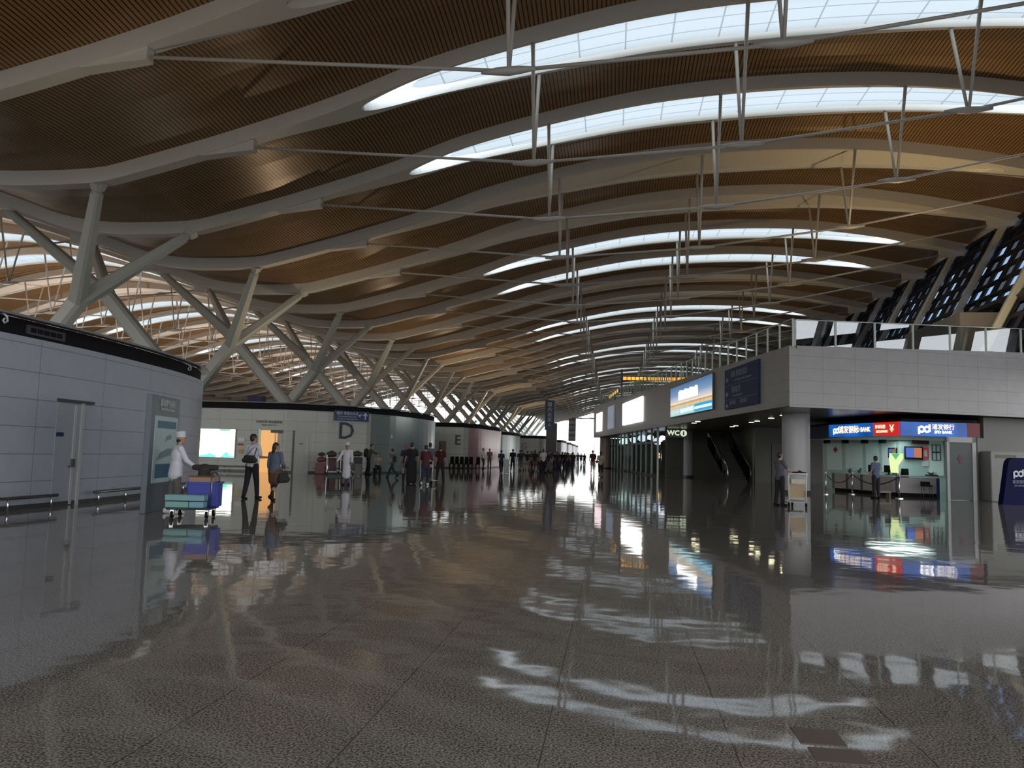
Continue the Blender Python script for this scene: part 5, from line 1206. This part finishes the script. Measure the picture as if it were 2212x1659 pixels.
crowd = [(-8.08, 56.93, 1.67, C_NAVY, C_BLK, 'trousers', 20, 'person in dark jacket standing just right of the pink wall end'), (-8.12, 63.88, 1.80, C_BLK, C_BLK, 'trousers', 0, 'person in black standing before block G, leftmost of the dark crowd'),
 (-7.6, 64.6, 1.74, C_NAVY, C_GREY, 'cropped', 10, 'person in navy top and grey cropped trousers in the crowd before block G'), (-7.89, 68.43, 1.81, C_DGRN, C_SAND, 'trousers', -10, 'person in olive top and sand trousers in the crowd before block G'),
 (-7.48, 69.08, 1.70, C_BLK, C_SAND, 'shorts', 0, 'person in black top and sand shorts in the crowd'), (-6.21, 62.89, 1.77, C_BLK, C_BROWN, 'skirt', 0, 'person in black top and brown skirt in the middle of the crowd'),
 (-5.47, 62.14, 1.85, C_WHITE, C_BLK, 'trousers', 0, 'person in white tee and black trousers at the foot of the navy pylon'), (-5.0, 61.5, 1.72, C_BLK, C_GREY, 'trousers', -60, 'person in black close right of the white tee wearer'),
 (-5.39, 67.97, 1.88, C_NAVY, C_GREY, 'trousers', 0, 'tall person in navy right of the white tee wearer'), (-5.95, 82.2, 1.85, C_SAND, C_GREY, 'trousers', 0, 'person in sand top farther down the hall below the pylon'),
 (-5.3, 83.36, 1.75, C_BLK, C_BROWN, 'shorts', 0, 'person in black top and brown shorts below the far wall blocks'), (-5.21, 90.25, 1.73, C_GREY, C_BLK, 'trousers', 0, 'person in grey top far down the hall'),
 (-5.49, 106.9, 1.74, C_NAVY, C_NAVY, 'trousers', 0, 'tiny person in navy at the left edge of the bright window'), (-5.03, 113.37, 1.80, C_BLUEG, C_GREY, 'trousers', 0, 'tiny person in blue grey before the bright far window'),
 (-4.39, 120.99, 1.69, C_BLK, C_BLK, 'trousers', 0, 'tiny person in black before the middle of the bright window'), (-1.68, 65.57, 1.88, C_RED, C_SAND, 'shorts', 0, 'person in dark red top and pale shorts left of the beige top walker'),
 (-.84, 53.65, 1.74, C_SAND, C_BLK, 'cropped', 0, 'long haired person in beige top and black cropped trousers near the shop')]
for (x, y, h, t, b, bt, dg, lab) in crowd:
    fem = 'skirt' in bt or 'long hair' in lab
    o, J, H_ = P(lab, x, y, dg, h=h, top=t, bot=b, bottype=bt, fem=fem, hair='long' if fem else 'short', legr=(.2, .1), legl=(-.18, .3), armr=(.15, .15, .3), arml=(-.1, .15, .3))
    if 'long hair' in lab: bag('shoulder_bag', o, J, H_, 'hipl', (-.16, 0, .14), lambda m: m.cap((0, -.08, 0), (0, .08, 0), .12, .12, 12, .7), 'dark bag at the left hip of the beige top walker', 'bag', C_BAG)
# distant crowd: copies of two plain figures
pa_, J, H_ = person(dict(far, h=1.72, top=C_BLK, bot=C_NAVY, legr=(.2, .1), legl=(-.2, .3))); pb_, J, H_ = person(dict(far, h=1.66, fem=True, hair='long', top=C_GREY, bot=C_BLK, legr=(.15, .1), legl=(-.15, .3)))
rc = random.Random(11); fx = []
for k in range(52):
    y = rc.uniform(66, 175); u = rc.uniform(-.112, -.022) if y > 100 else rc.uniform(-.105, -.05); fx.append((max(u*y, -8.6), y))
for k, (x, y) in enumerate(fx):
    src = pa_ if k % 2 == 0 else pb_
    o = src if k < 2 else copy_tree(src)
    place(o, x, y, rc.uniform(-.6, .6)+(PI if k % 3 == 0 else 0), 'dark clothed person in the far crowd below the bright window' if k % 2 == 0 else 'long haired grey clad person in the far crowd below the bright window', 'far crowd in dark clothes' if k % 2 == 0 else 'far crowd in grey clothes')
# ------------------------------------------------------------------ airport luggage carts and cases
def lug_cart(label, x, y, rz, panel, group=None):
    o = empty('luggage_cart', (x, y, 0), rz); tag(o, label, 'luggage cart', group)
    m = MB()
    for s in (-1, 1): m.tube([(s*.25, -.02, .2), (s*.27, .0, .95), (s*.27, -.12, 1.04)], .022, 8)
    m.tube([(-.27, -.12, 1.04), (.27, -.12, 1.04)], .024, 8); m.tube([(-.25, 0, .2), (-.3, .75, .16), (.3, .75, .16), (.25, 0, .2)], .022, 8); m.build('frame', M_WHITE, o, smooth=True)
    m = MB(); m.box2((-.22, .03, .30), (.22, .05, .70)); m.build('advert_panel', panel, o)
    m = MB(); m.box2((-.24, .0, .26), (.24, .03, .30)); m.box2((-.24, .02, .15), (.24, .7, .18)); m.build('tray', M_STEELD, o)
    m = MB(); m.box2((-.2, -.1, .74), (.22, .06, .88)); m.build('basket', mat('basket_cream', (.50, .46, .36), .5), o)
    for sx, sy in ((-.26, -.02), (.26, -.02), (0, .72)): m = MB(); m.tube([(sx-.02, sy, .07), (sx+.02, sy, .07)], .07, 12); m.build('wheel', M_BLACK, o, smooth=True)
    return o
TAN = mat('cart_panel_tan', (.38, .27, .155), .5)
lug_cart('luggage cart with tan panel pushed beside the round pillar', 5.72, 25.75, 0, TAN)
cart_bag = empty('black_bag', (5.78, 25.72, 1.02)); tag(cart_bag, 'black bag lying on the handle of the tan panel luggage cart', 'bag'); m = MB(); m.cap((-.16, .02, .04), (.17, .02, .03), .075, .07, 12, .75); m.cap((.0, .02, .1), (.05, .02, .08), .04, .04, 8); link('body', remesh(m, .014, 2), C_BLK, cart_bag)
o, J, H_ = person(dict(h=1.71, fine=True, hair='short', top=C_VIOLET, bot=C_BLK, armr=(.55, .1, .7), arml=(.2, .12, .75), turn=.1, legr=(.06, .05), legl=(-.06, .08))); place(o, 5.30, 26.28, math.radians(-62), 'person in dark violet tee standing at the tan panel luggage cart')
P('guard in blue shirt and black trousers standing at the bank counters', 10.64, 33.97, 30, h=1.72, top=C_GUARD, bot=C_BLK, armr=(.1, .1, .4), arml=(.1, .1, .3), spread=.05)
lug_cart('luggage cart half hidden behind the wine shirt wearer', -8.05, 33.7, 0, M_DARK)
def suitcase(label, x, y, z, w, h, d, rz, m_, group, soft=False):
    o = empty('suitcase', (x, y, z), rz); tag(o, label, 'suitcase', group); m = MB()
    if z > .5:
        m.cap((-w*.28, 0, h*.48), (w*.28, 0, h*.5), h*.46, h*.42, 12, .9); m.cap((-w*.1, 0, h*.6), (w*.05, .02, h*.72), h*.35, h*.3, 10); link('soft_body', remesh(m, .02, 3), m_, o)
        m = MB(); m.tube([(-w*.2, 0, h*.85), (-w*.1, 0, h*1.05), (w*.1, 0, h*1.05), (w*.2, 0, h*.85)], .012, 6); m.build('handle', M_BLACK, o); return
    m.box2((-w/2, -d/2, .04), (w/2, d/2, h)); m.build('shell', m_, o, bevel=.04)
    m = MB(); m.tube([(-w*.2, 0, h-.01), (-w*.2, 0, h+.06), (w*.2, 0, h+.06), (w*.2, 0, h-.01)], .012, 6); m.build('handle', M_BLACK, o)
    for s in (-1, 1): m = MB(); m.tube([(s*w*.38, -.02, .03), (s*w*.38, .02, .03)], .03, 8); m.build('wheel', M_BLACK, o)
RC = [mat('case_rose', (.20, .06, .07), .5), mat('case_brown', (.06, .045, .035), .6), mat('case_maroon', (.07, .012, .018), .5), mat('case_black', (.015, .014, .014), .5), mat('case_olive', (.05, .05, .025), .6)]
lg = 'cases piled in front of wall D'
for k, (x, y, z, w, h, d, c, lab) in enumerate([(-16.25, 42.5, 0, .5, .62, .3, 0, 'rose suitcase at the left foot of the luggage pile'), (-16.2, 42.55, .66, .48, .34, .34, 0, 'rose case lying on the rose suitcase'), (-16.2, 42.55, 1.02, .46, .2, .3, 4, 'olive bag on top of the left luggage column'),
    (-15.7, 42.7, .2, .55, .72, .35, 2, 'maroon suitcase second from the left in the pile'), (-15.68, 42.72, .95, .5, .38, .34, 1, 'brown bag on the maroon suitcase'), (-15.05, 43.1, .2, .6, .75, .4, 1, 'large brown suitcase in the middle of the pile'),
    (-15.05, 43.12, .98, .62, .4, .36, 3, 'black bag on the large brown suitcase'), (-14.45, 43.5, .2, .55, .8, .4, 3, 'black suitcase on the right side of the pile'), (-14.45, 43.5, 1.02, .6, .34, .36, 1, 'brown bag on the black suitcase, right of the pile')]):
    suitcase(lab, x, y, z, w, h, d, .5, RC[c], lg)
for k, (x, y) in enumerate([(-15.7, 42.75), (-15.05, 43.15), (-14.45, 43.55)]):
    o = empty('cart_platform', (x, y, 0), .5); tag(o, ['low cart platform under the maroon suitcase', 'low cart platform under the large brown suitcase', 'low cart platform under the black suitcase'][k], 'luggage cart', 'low carts under the luggage pile')
    m = MB(); m.box2((-.3, -.25, .13), (.3, .3, .2)); m.build('tray', M_STEELD, o); m = MB(); m.tube([(-.28, -.25, .15), (-.28, -.27, 1.1)], .018, 6); m.build('upright', M_CHROME, o)
    for s in (-1, 1): m = MB(); m.tube([(s*.22-.02, 0, .065), (s*.22+.02, 0, .065)], .065, 10); m.build('wheel', M_BLACK, o)
suitcase('grey suitcase standing right of the apron wearer', -13.6, 41.2, 0, .4, .68, .28, .2, mat('case_grey', (.12, .12, .12), .5), None)
suitcase('pale suitcase beside the dark jacket person at the pink wall end', -7.65, 56.6, 0, .38, 1.0, .25, .1, mat('case_pale', (.4, .4, .42), .5), None)
# black seats in front of block E
sproto = None
for k in range(6):
    x = -13.75+k*.42 if k < 4 else -12.9+(k-3)*.62; y = 66.6 if k < 4 else 67.6
    if sproto is None:
        o = empty('waiting_seat'); m = MB(); m.box2((-.19, -.2, .4), (.19, .22, .46)); m.build('seat', M_BLACK, o, bevel=.02); m = MB(); m.tube([(0, .2, .46), (0, .25, .75), (0, .27, 1.05)], [.17, .18, .15], 12, 0, .25, (1, 0, 0)); m.build('backrest', M_BLACK, o, smooth=True)
        for s in (-1, 1): m = MB(); m.box2((s*.15-.02, -.18, 0), (s*.15+.02, .2, .4)); m.build('leg', M_BLACK, o)
        sproto = o
    else: o = copy_tree(sproto)
    o.location = (x, y, 0); tag(o, 'black waiting seat in the row of four below letter E' if k < 4 else 'black waiting seat in front of the pink wall side', 'seat', 'black seats below letter E' if k < 4 else 'black seats at the pink wall')
# access plate in the granite
fp = MB()
fp.box2((.98, 4.36, 0), (1.21, 4.60, .004)); tag(fp.build('floor_plate', mat('brown_plate', (.10, .068, .05), .3)), 'brown square access plate in the floor, farther one', 'floor plate', 'brown floor plates')
fp = MB(); fp.box2((1.0, 4.12, 0), (1.25, 4.31, .004)); tag(fp.build('floor_plate', MATS['brown_plate']), 'brown square access plate in the floor, nearer one', 'floor plate', 'brown floor plates')
# small blue box on the far side seen above wall D
bx = MB(); bx.box2((-40.0, 82, 0), (-38.3, 83, 7.0)); tag(bx.build('blue_sign_box', mat('violet_blue', (.04, .03, .16), .5)), 'small violet blue box rising just above the black band of wall D', 'sign')
# warm uplights on the island roofs, washing the ceiling
def uplight(x, y, z, e, lab, grp, ang=(0, 0, 0), col=(1, .80, .55)):
    o = empty('floodlight', (x, y, z)); tag(o, lab, 'floodlight', grp); m = MB(); m.box2((-.3, -.3, 0), (.3, .3, .2)); m.build('housing', M_DARK, o)
    l = bpy.data.lights.new('floodlight_lamp', 'AREA'); l.shape = 'DISK'; l.size = .5; l.energy = e; l.color = col; l.spread = math.radians(150)
    lo = bpy.data.objects.new('floodlight_lamp', l); COL.objects.link(lo); lo.parent = o; lo.location = (0, 0, .23); lo.rotation_euler = (PI+ang[0], ang[1], 0)
UL = [(-17, 20, 4.1), (-20, 52, 4.1), (-20, 77, 4.1), (-19, 100, 4.1), (-19, 119, 4.1), (-20, 147, 4.1), (-20, 195, 4.1)]
for k, (x, y, z) in enumerate(UL): uplight(x, y, z, 90 if k == 0 else 230 if k < 3 else 450, 'floodlight hidden on top of a check-in wall block, washing the ceiling', 'floodlights on the wall blocks')
for k, y in enumerate((60, 85, 115, 150, 190)): uplight(-60, y, .0, 2100, 'floodlight on the floor of the left hall, washing its ceiling', 'floodlights in the left hall', col=(1, .86, .74))
for k, (x, y) in enumerate(((18, 44), (17, 60), (15, 85))): uplight(x, y, 5.8, 520 if k == 0 else 170, 'floodlight on the upper floor, washing the ceiling', 'floodlights on the upper floor', col=(1, .72, .35))
# ------------------------------------------------------------------ camera, sky, render look
f_ = 1700.0
def camray(x, y): return V((x-1106.0, 829.5-y, f_)).normalized()
yv = camray(1325, 985); h2 = camray(2325, 985+26)
up = yv.cross(h2); up = -up if up.y < 0 else up
up.normalize(); xv = yv.cross(up); xv = xv if xv.x > 0 else -xv
# rows: world axes expressed in camera (right, up, forward)
M3 = Matrix((xv, yv, up))       # camera(right,up,fwd) -> world
right = M3 @ V((1, 0, 0)); upc = M3 @ V((0, 1, 0)); fwd = M3 @ V((0, 0, 1))
cd = bpy.data.cameras.new('camera'); cam = bpy.data.objects.new('camera', cd); COL.objects.link(cam)
R = Matrix((right, upc, -fwd)).transposed().to_4x4()
cam.matrix_world = Matrix.Translation((0, 0, 1.45)) @ R
cd.sensor_width = 36; cd.lens = 36*f_/2212; cd.clip_end = 1000; cd.clip_start = .05
SC.camera = cam
w = bpy.data.worlds.new('sky'); SC.world = w; w.use_nodes = True
nt = w.node_tree; bg = nt.nodes['Background']
tc = nt.nodes.new('ShaderNodeTexCoord'); sp = nt.nodes.new('ShaderNodeSeparateXYZ'); nt.links.new(tc.outputs['Generated'], sp.inputs['Vector'])
cr = nt.nodes.new('ShaderNodeValToRGB')
cr.color_ramp.elements[0].position = 0.47; cr.color_ramp.elements[0].color = (0.22, 0.22, 0.22, 1)
cr.color_ramp.elements[1].position = 0.52; cr.color_ramp.elements[1].color = (1, 0.985, 0.96, 1)
e = cr.color_ramp.elements.new(0.85); e.color = (0.78, 0.88, 1.0, 1)
mr = nt.nodes.new('ShaderNodeMapRange'); mr.inputs['From Min'].default_value = -1; mr.inputs['From Max'].default_value = 1
nt.links.new(sp.outputs['Z'], mr.inputs['Value']); nt.links.new(mr.outputs['Result'], cr.inputs['Fac'])
nt.links.new(cr.outputs['Color'], bg.inputs['Color']); bg.inputs['Strength'].default_value = 2.6
vs = SC.view_settings; vs.view_transform = 'Standard'; vs.look = 'None'; vs.exposure = 0.0; vs.gamma = 1.0; vs.use_curve_mapping = False
SC.cycles.use_denoising = True
SC.cycles.max_bounces = 8; SC.cycles.diffuse_bounces = 4; SC.cycles.glossy_bounces = 4; SC.cycles.transmission_bounces = 6; SC.cycles.transparent_max_bounces = 12
SC.cycles.sample_clamp_indirect = 6
